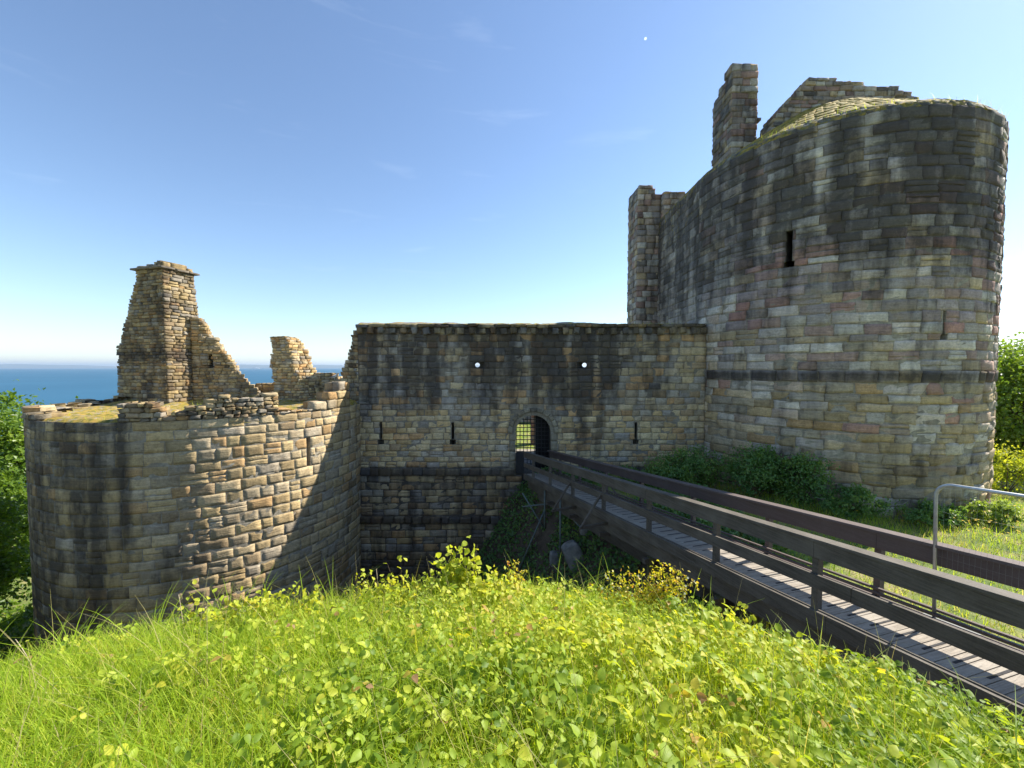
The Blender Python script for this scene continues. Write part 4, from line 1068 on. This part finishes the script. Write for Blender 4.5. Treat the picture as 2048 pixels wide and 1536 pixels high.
p = scatter_mound(1100, 1.15, .6); cov = fbm(p[:, 0] * .9, p[:, 1] * .9, 78); p = p[(cov > .47) & (p[:, 0] > -.4 + .5 * rng.random(len(p)))]
sprays(p, .10, .30, .045, .080, M_bramble, 'broadleaf_weeds', 'patches of larger pale ribbed leaves among the bank grass', 'weeds', lambda q: np.clip(.25 + .5 * rng.random(len(q)), 0, .8))
p = scatter_mound(700, 1.2, .5); P = np.stack([p[:, 0], p[:, 1], ground(p[:, 0], p[:, 1])], 1); n = len(P)
V, Q, k = blades(P, rng.uniform(.30, .55, n), rng.uniform(.1, .7, n), rng.uniform(-3.2, 3.2, n), rng.uniform(.002, .004, n), 5, rng.uniform(.0, .5, n))
tag(mesh_obj('dead_grass_stalks', V, Q, None, M_grass, None, False, dict(tone=np.repeat(rng.uniform(.9, 1, n), k))), 'thin straw coloured dead grass stalks scattered over the bank', 'grass', kind='stuff')
p = scatter_mound(2600, 1.15, .5); cl = fbm(p[:, 0] * 1.1 + 3, p[:, 1] * 1.1, 79); p = p[cl > .56]; P = np.stack([p[:, 0], p[:, 1], ground(p[:, 0], p[:, 1])], 1); n = len(P)
V, Q, k = blades(P, rng.uniform(.3, .5, n), rng.uniform(.1, .6, n), rng.uniform(-3.2, 3.2, n), rng.uniform(.005, .010, n), 6, rng.uniform(.4, 1.0, n))
tag(mesh_obj('coarse_grass', V, Q, None, M_grass, None, False, dict(tone=np.repeat(rng.uniform(0, .55, n), k))), 'clumps of long arching broad grass blades on the bank', 'grass', kind='stuff')
# individual plants on the crest of the bank
def crest(px, depth=None, k=1.0):
    a = (px - 1024) / F_PX; y = 1.0
    rr_ = math.hypot(a / (3.2 if a > 0 else 5.0), 1 / 3.4); y = k / rr_; x = a * y
    return np.array((x, y, float(ground(np.array(x), np.array(y)))))
def bush(name, label, cat, base, stems, leafL, leafW, mat, tonelo, tonehi, per=26, stem_mat=M_stem, r=.004, spread=.05, group=None, white=0, simple=False, face=None):
    o = tag(empty(name, tuple(base)), label, cat, group)
    mb = MB(); P = []; D = []
    for (tip, bend) in stems:
        tip = base + np.array(tip); mid = (base + tip) / 2 + np.array(bend); t = np.linspace(0, 1, 7)[:, None]
        pts = (1 - t) ** 2 * base + 2 * t * (1 - t) * mid + t ** 2 * tip
        mb.tube(pts, np.linspace(r * .6, r * .25, 7), 5)
        tt = rng.uniform(.3, 1.02, per)[:, None]; c = (1 - tt) ** 2 * base + 2 * tt * (1 - tt) * mid + tt ** 2 * tip
        P.append(c + rng.normal(0, spread, (per, 3))); D.append(unit(rng.normal(0, 1, (per, 3)) + np.array((0, 0, .2))))
    P = np.concatenate(P); D = np.concatenate(D); n = len(P)
    mb.obj('stem', stem_mat, o, True)
    L = rng.uniform(.7, 1.15, n) * leafL
    nr = unit(rng.normal(0, .5, (n, 3)) + np.array((.6, -.1, .7)))
    leaf_obj('foliage', P, D, nr, L, L * leafW, rng.uniform(tonelo, tonehi, n), mat, o, simple)
    if white:
        W = P[rng.integers(0, n, white)] + rng.normal(0, .012, (white, 3)); dd = unit(rng.normal(0, 1, (white, 3)))
        k5 = np.repeat(np.arange(white), 5); ang = np.tile(np.arange(5) * 2 * math.pi / 5, white)
        PD = np.stack([np.cos(ang), np.sin(ang) * .3, np.sin(ang)], 1); leaf_obj('blossom', W[k5], PD, np.tile((0, -1., .3), (len(k5), 1)), .011, .010, np.zeros(len(k5)), M_petal, o, True)
    return o
b0 = crest(905, k=1.03)
bush('bramble_shoot', 'tall light green bramble shoot with round leaves rising at the middle of the bank crest', 'bramble', b0,
     [((-.02, 0, .58), (.03, 0, .05)), ((.11, .02, .57), (0, 0, .10)), ((.20, .0, .50), (-.02, 0, .14)), ((.27, .0, .38), (-.02, 0, .14)), ((-.14, 0, .48), (.0, 0, .06)), ((-.26, .0, .30), (.02, 0, .06)), ((.06, -.03, .48), (0, 0, .05)), ((.0, .02, .38), (.02, 0, .03)), ((-.06, .0, .52), (.02, 0, .03)), ((.14, .0, .42), (.02, 0, .03))],
     .060, .82, M_bramble, .45, .8, 34, r=.004, spread=.04)
b0 = crest(1030, k=1.04)
bush('hawthorn_sprig', 'small golden hawthorn sprig with red tips between the bramble shoot and the big hawthorn', 'hawthorn', b0,
     [((.0, 0, .46), (.02, 0, .03)), ((-.06, 0, .42), (0, 0, .03)), ((.09, 0, .37), (0, 0, .05)), ((.03, 0, .3), (.02, 0, 0))], .027, .75, M_haw, .3, 1, 44, r=.003, spread=.020)
b0 = crest(1300, k=1.05)
bush('hawthorn_bush', 'wide yellow hawthorn bush with white blossom in front of the footbridge legs', 'hawthorn', b0,
     [((x_, rng.uniform(-.05, .08), z_ * 1.0 + .12), (0, 0, .06)) for x_, z_ in ((-.42, .22), (-.32, .30), (-.22, .30), (-.12, .33), (0, .36), (.08, .42), (.16, .42), (.24, .42), (.32, .36), (.42, .28), (.2, .28), (-.05, .25), (.35, .2), (.1, .25), (-.28, .18), (.28, .3))],
     .027, .72, M_haw, .1, .95, 90, r=.0035, spread=.032, white=26)
b0 = crest(700, k=1.04)
bush('hawthorn_sprig', 'small lime green sprig left of the bramble shoot, against the shaded tower wall', 'hawthorn', b0,
     [((.02, 0, .40), (.02, 0, .03)), ((.09, 0, .36), (0, 0, .05)), ((-.07, 0, .26), (0, 0, .03)), ((.13, 0, .28), (0, 0, .03))], .024, .7, M_haw, .0, .5, 26, r=.003, spread=.022)
b0 = crest(170, k=1.03)
bush('leafy_plant', 'lime leafy plant at the left end of the bank beneath the ruined tower', 'plant', b0,
     [((-.22, 0, .18), (0, 0, .05)), ((-.1, 0, .2), (0, 0, .05)), ((.05, 0, .24), (0, 0, .05)), ((.2, 0, .2), (0, 0, .06)), ((.3, 0, .14), (0, 0, .05))], .042, .62, M_bramble, .55, .9, 22, r=.003, spread=.03)
b0 = crest(385, k=1.03)
bush('nettle_plant', 'dull purple tinged nettle below the lit part of the ruined tower', 'plant', b0,
     [((-.03, 0, .26), (0, 0, .03)), ((.05, 0, .30), (0, 0, .03)), ((-.09, 0, .2), (0, 0, .03))], .04, .5, leaf_mat('nettle_leaf', [(0, (.14, .13, .07)), (1, (.24, .15, .12))], .3), 0, 1, 20, r=.003, spread=.022)
for px, lab, w_, h_, kk in ((800, 'low bramble mound just left of the tall bramble shoot', .30, .20, .98), (985, 'low bramble mound just right of the tall bramble shoot', .22, .16, 1.0), (560, 'yellow bramble patch below the shadow edge on the ruined tower', .38, .16, 1.0), (450, 'yellow bramble patch below the sunlit stones of the ruined tower', .36, .14, .99), (1480, 'pale bramble patch at the bank edge right of the white blossomed hawthorn', .3, .14, 1.0), (1640, 'pale bramble patch at the bank edge beside the nearest bridge post', .28, .13, 1.0)):
    b0 = crest(px, k=kk)
    bush('bramble_bush', lab, 'bramble', b0, [((rng.uniform(-w_, w_), rng.uniform(-.15, .15), h_ * rng.uniform(.8, 2.5)), (0, 0, .06)) for _ in range(16)], .044, .74, M_bramble, .45, .92, 20, r=.003, spread=.035, group='bramble bushes along the bank crest')
# dry stalks standing out of the crest
for px, h_, lean, lab in ((40, .26, -.12, 'curved pale dry stalk at the far left edge of the bank'), (603, .24, .02, 'thin dry stalk just left of the small lime sprig'), (752, .34, -.02, 'tall thin brown dry stalk between lime sprig and bramble shoot'), (690, .2, .1, 'dry stalk leaning right beside the lime sprig'), (1000, .2, .07, 'forked dry stalk just right of the bramble shoot'), (350, .33, -.03, 'pale dry stalk near the nettle on the left of the bank')):
    b0 = crest(px, k=1.0); mb = MB(); t = np.linspace(0, 1, 7)[:, None]
    mb.tube(b0 + np.array((0, 0, 1.)) * h_ * t * 1.3 + np.array((1., 0, 0)) * lean * t ** 2, np.linspace(.005, .002, 7), 5)
    o = mb.obj('dry_stalk', M_dry, None, True); tag(o, lab, 'stalk', 'dry stalks on the bank crest')
# taller grass along the crest, against the wall
aa = rng.uniform(-1.5, 1.5, 1500); k_ = rng.uniform(.8, 1.12, 1500); rr_ = np.hypot(aa / np.where(aa > 0, 3.2, 5.0), 1 / 3.4); y = k_ / rr_; x = aa * y
P = np.stack([x, y, ground(x, y)], 1)
V, Q, k = blades(P, rng.uniform(.12, .34, 1500), rng.uniform(0, .4, 1500), rng.uniform(-3.2, 3.2, 1500), rng.uniform(.003, .006, 1500), 6, rng.uniform(.1, .9, 1500))
tag(mesh_obj('crest_grass', V, Q, None, M_grass, None, False, dict(tone=np.repeat(rng.uniform(.2, .8, 1500), k))), 'tall arching grass blades along the crest of the bank', 'grass', kind='stuff')

# grass and flowers on the sunny slope by the right tower
n = 26000; x = rng.uniform(4.5, 24, n); y = rng.uniform(3.5, 17, n); din = np.hypot(x - RC[0], y - RC[1])
ok = (din > RR + .05) & (x > 7.6 - .2925 * y + .3) & (x / y < 1.6); x, y = x[ok], y[ok]; n = len(x)
P = np.stack([x, y, ground(x, y) - .02], 1); c_ = fbm(x * .5, y * .5, 101); H = rng.uniform(.14, .42, n) * (.6 + .9 * c_)
V, Q, k = blades(P, H, rng.uniform(0, .5, n), rng.uniform(0, 6.3, n), rng.uniform(.008, .016, n), 3, rng.uniform(.1, .8, n))
tone = np.clip(.2 + .5 * rng.random(n) + .7 * (fbm(x * .7, y * .7, 102) - .5), 0, .86); d_ = rng.random(n) < .30 * ss(.45, .65, fbm(x * .6, y * .6, 103)) + .05; tone[d_] = rng.uniform(.88, 1, d_.sum())
tag(mesh_obj('slope_grass', V, Q, None, M_grass, None, False, dict(tone=np.repeat(tone, k))), 'rough grass with dry patches on the slope below the tall tower', 'grass', kind='stuff')
n = 260; x = rng.normal(17.3, 1.6, n); y = rng.normal(13.2, 1.1, n); ok = np.hypot(x - RC[0], y - RC[1]) > RR + .2; x, y = x[ok], y[ok]; n = len(x)
P = np.stack([x, y, ground(x, y) + rng.uniform(.2, .5, n)], 1); k5 = np.repeat(np.arange(n), 5); ang = np.tile(np.arange(5) * 2 * math.pi / 5, n)
D = np.stack([np.cos(ang), np.sin(ang), 0 * ang + .3], 1)
o = leaf_obj('yellow_flowers', P[k5] + D * .004, D, np.tile((0, 0, 1.), (len(k5), 1)), .035, .035, np.zeros(len(k5)), M_yellow, None, True)
tag(o, 'scattered yellow wildflowers in the sunny grass right of the tall tower', 'flowers', kind='stuff')

# clump foliage for shrubs and trees
def clumps(cen, rad, n_cl, per, cl_r, flat=1.0, shell=.55):
    v = rdir(n_cl, .15); rr = (shell + (1 - shell) * rng.random(n_cl)) [:, None]
    c = np.array(cen) + v * rr * np.array(rad); c = c + rng.normal(0, .05, c.shape) * np.array(rad)
    s = cl_r * rng.uniform(.35, 1.5, n_cl); c[:, 2] += np.abs(rng.normal(0, .16, n_cl)) * rad[2]
    w = rng.integers(0, n_cl, n_cl * per); P = c[w] + rng.normal(0, .5, (n_cl * per, 3)) * s[w][:, None] * np.array((1, 1, .7 * flat))
    out = unit(P - np.array(cen)); return P, out, rng.random(n_cl)[w], c
def shrub(name, label, cat, cx, cy_, rad, n_cl, per, L, mat, tl=.1, th_=.9, lift=.0, group=None, simple=True, clr=None):
    z0 = gz((cx, cy_)); base = np.array((cx, cy_, z0)); cen = base + np.array((0, 0, rad[2] * .85 + lift))
    o = tag(empty(name, tuple(base)), label, cat, group)
    P, out, tc_, c = clumps(cen, rad, n_cl, per, clr or min(rad) * .45); n = len(P)
    P[:, 2] = np.maximum(P[:, 2], ground(P[:, 0], P[:, 1]) + .02)
    nr = unit(out + rng.normal(0, .5, (n, 3)) + np.array((0, 0, .6))); D = unit(rng.normal(0, 1, (n, 3)) + out * .4 - np.array((0, 0, .25)))
    leaf_obj('foliage', P, D, nr, rng.uniform(.65, 1.2, n) * L, L * .62, np.clip(tl + (th_ - tl) * (.55 * tc_ + .45 * rng.random(n)), 0, 1), mat, o, simple)
    mb = MB()
    for q in c[rng.integers(0, n_cl, min(8, n_cl))]:
        mb.tube([base - np.array((0, 0, .1)), (base + q) / 2 + rng.normal(0, .06, 3), q], (.022, .014, .006), 5)
    mb.obj('stem', M_stem, o, True); return o
SG = 'shrubs at the foot of the tall tower'
for lab, cx, cy_, rad, ncl in (
    ('broad dark shrub in the corner where curtain wall meets the tall tower', 7.9, 17.2, (1.3, .8, .85), 60),
    ('low dark shrub spreading over the bank beside the far bridge rail', 6.3, 16.3, (1.1, .8, .6), 45),
    ('tallest bluish green shrub against the tall tower below the pale stones', 9.7, 15.7, (1.15, .8, 1.0), 70),
    ('pointed green shrub right of the tallest bluish one at the tower foot', 10.9, 14.9, (.8, .7, 1.0), 55),
    ('low trailing green shrub at the foot of the tower front', 11.9, 13.9, (1.1, .7, .5), 45),
    ('small dark weed clump under the right half of the tower', 14.6, 13.55, (1.2, .5, .35), 36),
    ('bright green weed clump at the sunlit right foot of the tower', 16.6, 13.6, (.7, .5, .4), 30)):
    shrub('shrub', lab, 'shrub', cx, cy_, rad, ncl, 70, .115, M_shrub, .15 if 'bright' not in lab else .8, .95 if 'bright' not in lab else 1, group=SG)
shrub('shrub', 'bright yellow green bush beyond the right edge of the tall tower', 'shrub', 22.0, 17.6, (1.6, 1.0, 1.0), 60, 60, .12, M_bramble, .4, .8, group=SG)
FG = 'leafy plants behind the footbridge'
for lab, cx, cy_, rad in (('bright fern like plant seen above the bridge battens at its middle', 5.75, 7.6, (.55, .45, .40)), ('bright leafy plant under the far handrail of the footbridge', 5.9, 8.8, (.5, .4, .45)), ('small yellow green plant behind the battens near the fence panel', 6.25, 6.55, (.35, .3, .28))):
    shrub('leafy_plant', lab, 'plant', cx, cy_, rad, 26, 40, .085, M_bramble, .5, .85, group=FG)
# undergrowth on the shaded ditch slope
n = 30000; x = rng.uniform(-1.6, 7.5, n); y = rng.uniform(9.5, 18.9, n); w = fbm(x * .7, y * .7, 111)
ok = rng.random(n) < ss(.22, .45, w); x, y = x[ok], y[ok]; n = len(x)
P = np.stack([x, y, ground(x, y) + rng.uniform(.02, .55, n) * fbm(x * 1.5, y * 1.5, 112) * 1.2], 1)
o = leaf_obj('ditch_undergrowth', P, rdir(n), unit(rng.normal(0, .4, (n, 3)) + np.array((-.2, -.5, .8))), rng.uniform(.07, .16, n), .09, np.clip(.1 + .8 * fbm(x, y, 113) * rng.random(n) * 1.6, 0, 1), M_shrub)
tag(o, 'dark green leafy undergrowth covering the ditch slope under the bridge', 'undergrowth', kind='stuff')
n = 30000; x = rng.uniform(-34, -1.5, n); y = rng.uniform(5, 22, n); ok = (np.hypot(x - LC[0], y - LC[1]) > LR + .1) & ((y < 18.6) | (x < -14)) & (floor_(x, y) > mound(x, y)) & ((x < -18) | (rng.random(n) < .6)); x, y = x[ok], y[ok]; n = len(x)
P = np.stack([x, y, ground(x, y) + rng.uniform(.02, 1.1, n) * fbm(x * .6, y * .6, 114)], 1)
o = leaf_obj('bank_undergrowth', P, rdir(n), unit(rng.normal(0, .5, (n, 3)) + np.array((.2, -.2, .8))), rng.uniform(.14, .32, n), .16, np.clip(.1 + .8 * rng.random(n), 0, 1), M_tree, None, True)
tag(o, 'leafy undergrowth below the trees and round the foot of the ruined tower', 'undergrowth', kind='stuff')
n = 5000; x = rng.uniform(-3, 6, n); y = rng.uniform(24.5, 36, n); P = np.stack([x, y, ground(x, y)], 1)
V, Q, k = blades(P, rng.uniform(.05, .12, n), rng.uniform(0, .5, n), rng.uniform(0, 6.3, n), rng.uniform(.02, .04, n), 2, rng.uniform(.1, .7, n))
tag(mesh_obj('courtyard_grass', V, Q, None, M_grass, None, False, dict(tone=np.repeat(rng.uniform(.2, .8, n), k))), 'mown bright grass in the courtyard behind the gateway', 'grass', kind='stuff')
def rock(name, label, c, r, seed, mat=M_rock, rot=(0, 0, 0), sq=.45):
    r2 = np.random.default_rng(seed); n1, n2 = 12, 9; V = []
    for i in range(n2):
        ph = math.pi * i / (n2 - 1)
        for j in range(n1):
            th_ = 2 * math.pi * j / n1; d = np.array((math.sin(ph) * math.cos(th_), math.sin(ph) * math.sin(th_), math.cos(ph)))
            d = np.sign(d) * np.abs(d) ** sq; V.append(d * (1 + r2.normal(0, .035)))
    V = np.array(V) * np.array(r); cz, sz = math.cos(rot[1]), math.sin(rot[1])
    V = np.stack([V[:, 0] * cz - V[:, 2] * sz, V[:, 1], V[:, 0] * sz + V[:, 2] * cz], 1) + np.array(c)
    i = np.arange(n1 * n2).reshape(n2, n1); Q = np.stack([i[:-1], i[1:], np.roll(i, -1, 1)[1:], np.roll(i, -1, 1)[:-1]], -1).reshape(-1, 4)
    return tag(mesh_obj(name, V, Q, None, mat, None, False), label, 'rock', 'rocks in the ditch')
def hit(px, py):
    c = -(py - 768) / F_PX; d = np.array(((px - 1024) / F_PX, math.cos(PITCH) + c * math.sin(PITCH), -math.sin(PITCH) + c * math.cos(PITCH)))
    for t in np.arange(6, 40, .05):
        q = d * t
        if q[2] < float(floor_(np.array(q[0]), np.array(q[1]))): return q
    return d * 14
h1, h2, h3 = hit(1150, 1140), hit(1172, 1074), hit(1110, 1125)
rock('boulder', 'large pale slanted boulder on the ditch slope under the bridge', tuple(h1 + np.array((0, .1, .42))), (.33, .26, .56), 1, rot=(0, .42, 0))
rock('boulder', 'squared stone block just above the large pale boulder', tuple(h2 + np.array((0, .1, .2))), (.20, .18, .15), 2, rot=(0, -.15, 0), sq=.3)
rock('boulder', 'small stone at the foot of the scaffold leg in the ditch', tuple(h3 + np.array((0, .05, .12))), (.2, .2, .26), 3)

# trees
def tree(label, cx, cy_, top, rad, n_cl, per, L, tl, th_, group, zg=None, kind='tree'):
    z0 = gz((cx, cy_)) if zg is None else zg; base = np.array((cx, cy_, z0)); cen = np.array((cx, cy_, top - rad[2]))
    o = tag(empty('broadleaf_tree', tuple(base)), label, 'tree', group)
    P, out, tc_, c = clumps(cen, rad, n_cl, per, min(rad) * .30, shell=.45); n = len(P)
    nr = unit(out * .6 + rng.normal(0, .5, (n, 3)) + np.array((0, 0, .7))); D = unit(rng.normal(0, 1, (n, 3)) + out * .5 - np.array((0, 0, .3)))
    leaf_obj('crown', P, D, nr, rng.uniform(.65, 1.25, n) * L, L * .7, np.clip(tl + (th_ - tl) * (.5 * tc_ + .5 * rng.random(n)), 0, 1), M_tree, o, True)
    mb = MB(); h = cen[2] - z0; r0 = .035 * (top - z0)
    mb.tube([base - np.array((0, 0, .3)), base + np.array((.1, 0, h * .5)), cen + np.array((0, 0, rad[2] * .5))], (r0, r0 * .7, r0 * .2), 9)
    for q in c[rng.integers(0, n_cl, 14)]:
        f = rng.uniform(.45, .9); s_ = base + (cen - base) * f; mb.tube([s_, (s_ + q) / 2 + rng.normal(0, .2, 3) + np.array((0, 0, .2)), q], (r0 * .35, r0 * .22, r0 * .06), 6)
    mb.obj('trunk', M_bark, o, True); return o
TG = 'trees left of the ruined tower'
tree('tall broadleaf tree whose crown top shows beside the sea at the left edge', -31.5, 24, -2.7, (5.0, 4, 4.6), 110, 190, .26, .1, .9, TG)
tree('nearer dark tree hugging the left side of the ruined tower', -21.6, 14.6, -3.0, (2.4, 2.2, 4.2), 80, 150, .19, .2, 1, TG)
tree('shaded tree between the tall edge tree and the ruined tower', -25.5, 19.0, -4.5, (2.8, 2.4, 4.4), 80, 150, .2, .0, .8, TG)
tree('low tree at the bottom left behind the bank', -19.5, 11.6, -6.2, (2.0, 2.0, 2.8), 60, 130, .16, .0, .6, TG)
TG2 = 'trees right of the tall tower'
tree('sunlit broadleaf tree at the right edge beyond the tall tower', 27.6, 21.5, .45, (3.4, 3.2, 3.6), 110, 190, .20, .25, 1, TG2)
tree('darker tree partly behind the sunlit one beyond the tall tower', 32.5, 26.0, .6, (4.0, 3.5, 4), 90, 160, .24, .1, .8, TG2)

# small plants on wall heads
def tuft(n, cen, ext, zf, h, name, label, mat=M_grass, tl=.3, th_=.9, wd=(.006, .014)):
    x = cen[0] + rng.uniform(-1, 1, n) * ext[0]; y = cen[1] + rng.uniform(-1, 1, n) * ext[1]
    P = np.stack([x, y, zf(x, y)], 1); V, Q, k = blades(P, rng.uniform(.4, 1, n) * h, rng.uniform(0, .5, n), rng.uniform(0, 6.3, n), rng.uniform(*wd, n), 3, rng.uniform(.1, .8, n))
    return tag(mesh_obj(name, V, Q, None, mat, None, False, dict(tone=np.repeat(rng.uniform(tl, th_, n), k))), label, 'grass', kind='stuff')
tuft(900, (.5, GY + .6), (7.6, .7), lambda x, y: 0 * x + 2.03, .16, 'wall_top_grass', 'short grass tufts along the top of the curtain wall')
n = 2600; ang = rng.uniform(0, 2 * math.pi, n); q = LR * np.sqrt(rng.random(n)) * .97; x = LC[0] + q * np.cos(ang); y = LC[1] + q * np.sin(ang)
ok = fbm(x * 1.2, y * 1.2, 121) > .5; x, y = x[ok], y[ok]; n = len(x); P = np.stack([x, y, LZT + .0 + .35 * ss(17, 23, y)], 1)
V, Q, k = blades(P, rng.uniform(.08, .24, n), rng.uniform(0, .5, n), rng.uniform(0, 6.3, n), rng.uniform(.008, .018, n), 3, rng.uniform(.1, .8, n))
tag(mesh_obj('tower_top_grass', V, Q, None, M_grass, None, False, dict(tone=np.repeat(rng.uniform(.35, 1, n), k))), 'dry and green tufts on the top of the ruined tower', 'grass', kind='stuff')
n = 500; u = rng.uniform(RL + 3, RU1 - 3, n); xy = np.array([rpath.P(q)[0] - rpath.P(q)[2] * rng.uniform(.05, .7) for q in u])
P = np.stack([xy[:, 0], xy[:, 1], 0 * u + 9.3], 1); V, Q, k = blades(P, rng.uniform(.08, .32, n), rng.uniform(0, .5, n), rng.uniform(0, 6.3, n), rng.uniform(.008, .016, n), 3, rng.uniform(.1, .7, n))
tag(mesh_obj('roof_edge_grass', V, Q, None, M_grass, None, False, dict(tone=np.repeat(rng.uniform(.4, 1, n), k))), 'sparse dry grass growing on the roof edge of the tall tower', 'grass', kind='stuff')

# gull on the low ruins, ship on the sea, moon
gl = tag(empty('gull', (-8.6, 19.4, -.62)), 'white gull standing on the low ruins left of the curtain wall', 'gull')
mb = MB(); g0 = np.array(gl.location)
mb.tube([g0 + np.array(v) for v in ((-.20, 0, .13), (-.12, 0, .15), (-.02, 0, .18), (.06, 0, .22), (.10, 0, .29), (.125, 0, .33), (.15, 0, .345), (.175, 0, .34))], (.008, .04, .062, .058, .036, .032, .03, .012), 10)
mb.tube([g0 + np.array(v) for v in ((0, .02, .14), (0, .02, 0))], .006, 5); mb.tube([g0 + np.array(v) for v in ((0, -.02, .14), (0, -.02, 0))], .006, 5)
mb.obj('body', M_bird, gl, True)
mb = MB(); mb.tube([g0 + np.array(v) for v in ((-.24, -.045, .14), (-.1, -.058, .17), (.05, -.05, .20))], (.006, .028, .015), 8); mb.obj('wing', M_birdgrey, gl, True)
sy = 9000.; sx = (515 - 1024) / F_PX * sy
ship = tag(empty('ship', (sx, sy, SEA)), 'tiny white ship on the horizon beyond the ruined tower', 'ship')
mb = MB(); mb.hexa([(sx - 75, sy - 9, SEA - 2), (sx + 80, sy - 9, SEA - 2), (sx + 80, sy + 9, SEA - 2), (sx - 75, sy + 9, SEA - 2), (sx - 85, sy - 10, SEA + 12), (sx + 98, sy - 6, SEA + 12), (sx + 98, sy + 6, SEA + 12), (sx - 85, sy + 10, SEA + 12)]); mb.obj('hull', M_ship, ship)
mb = MB(); mb.box((sx - 70, sy - 8, SEA + 12), (sx + 50, sy + 8, SEA + 21)); mb.box((sx - 55, sy - 7, SEA + 21), (sx + 20, sy + 7, SEA + 29)); mb.obj('superstructure', M_ship, ship)
mb = MB(); mb.tube([(sx - 25, sy, SEA + 29), (sx - 28, sy, SEA + 40)], (5, 4), 10); mb.obj('funnel', M_ship, ship)
mo_, n, b = newmat('moon_glow'); em = N(n, 'ShaderNodeEmission'); em.inputs[0].default_value = (1, 1, .97, 1); em.inputs[1].default_value = .2
tr = N(n, 'ShaderNodeBsdfTransparent'); ad = N(n, 'ShaderNodeAddShader'); n.links.new(em.outputs[0], ad.inputs[0]); n.links.new(tr.outputs[0], ad.inputs[1]); n.links.new(ad.outputs[0], n.nodes['Material Output'].inputs[0])
dv = Vector(((1282 - 1024) / F_PX, 1, -(52 - 735) / F_PX * .93)).normalized() * 80000; rm = 80000 * 2.6 / F_PX * .7
mb = MB(); th = np.linspace(0, math.pi, 13); mb.tube([np.array(dv) + np.array((0, 0, rm)) * math.cos(t) for t in th], np.maximum(np.sin(th), .02) * rm, 16)
tag(mb.obj('moon', mo_, None, True), 'small pale daytime moon high in the blue sky', 'moon')

# ------------------------------------------------------------------ air
hz = bpy.data.materials.new('pale_air'); hz.use_nodes = True; n = hz.node_tree; n.nodes.clear()
pv = n.nodes.new('ShaderNodeVolumePrincipled'); pv.inputs['Color'].default_value = (.68, .83, 1, 1); pv.inputs['Density'].default_value = 5e-5; pv.inputs['Anisotropy'].default_value = .3
ou = n.nodes.new('ShaderNodeOutputMaterial'); n.links.new(pv.outputs[0], ou.inputs['Volume'])
mb = MB(); mb.box((-46000, -46000, SEA - 40), (46000, 46000, 330)); tag(mb.obj('haze', hz), kind='stuff')
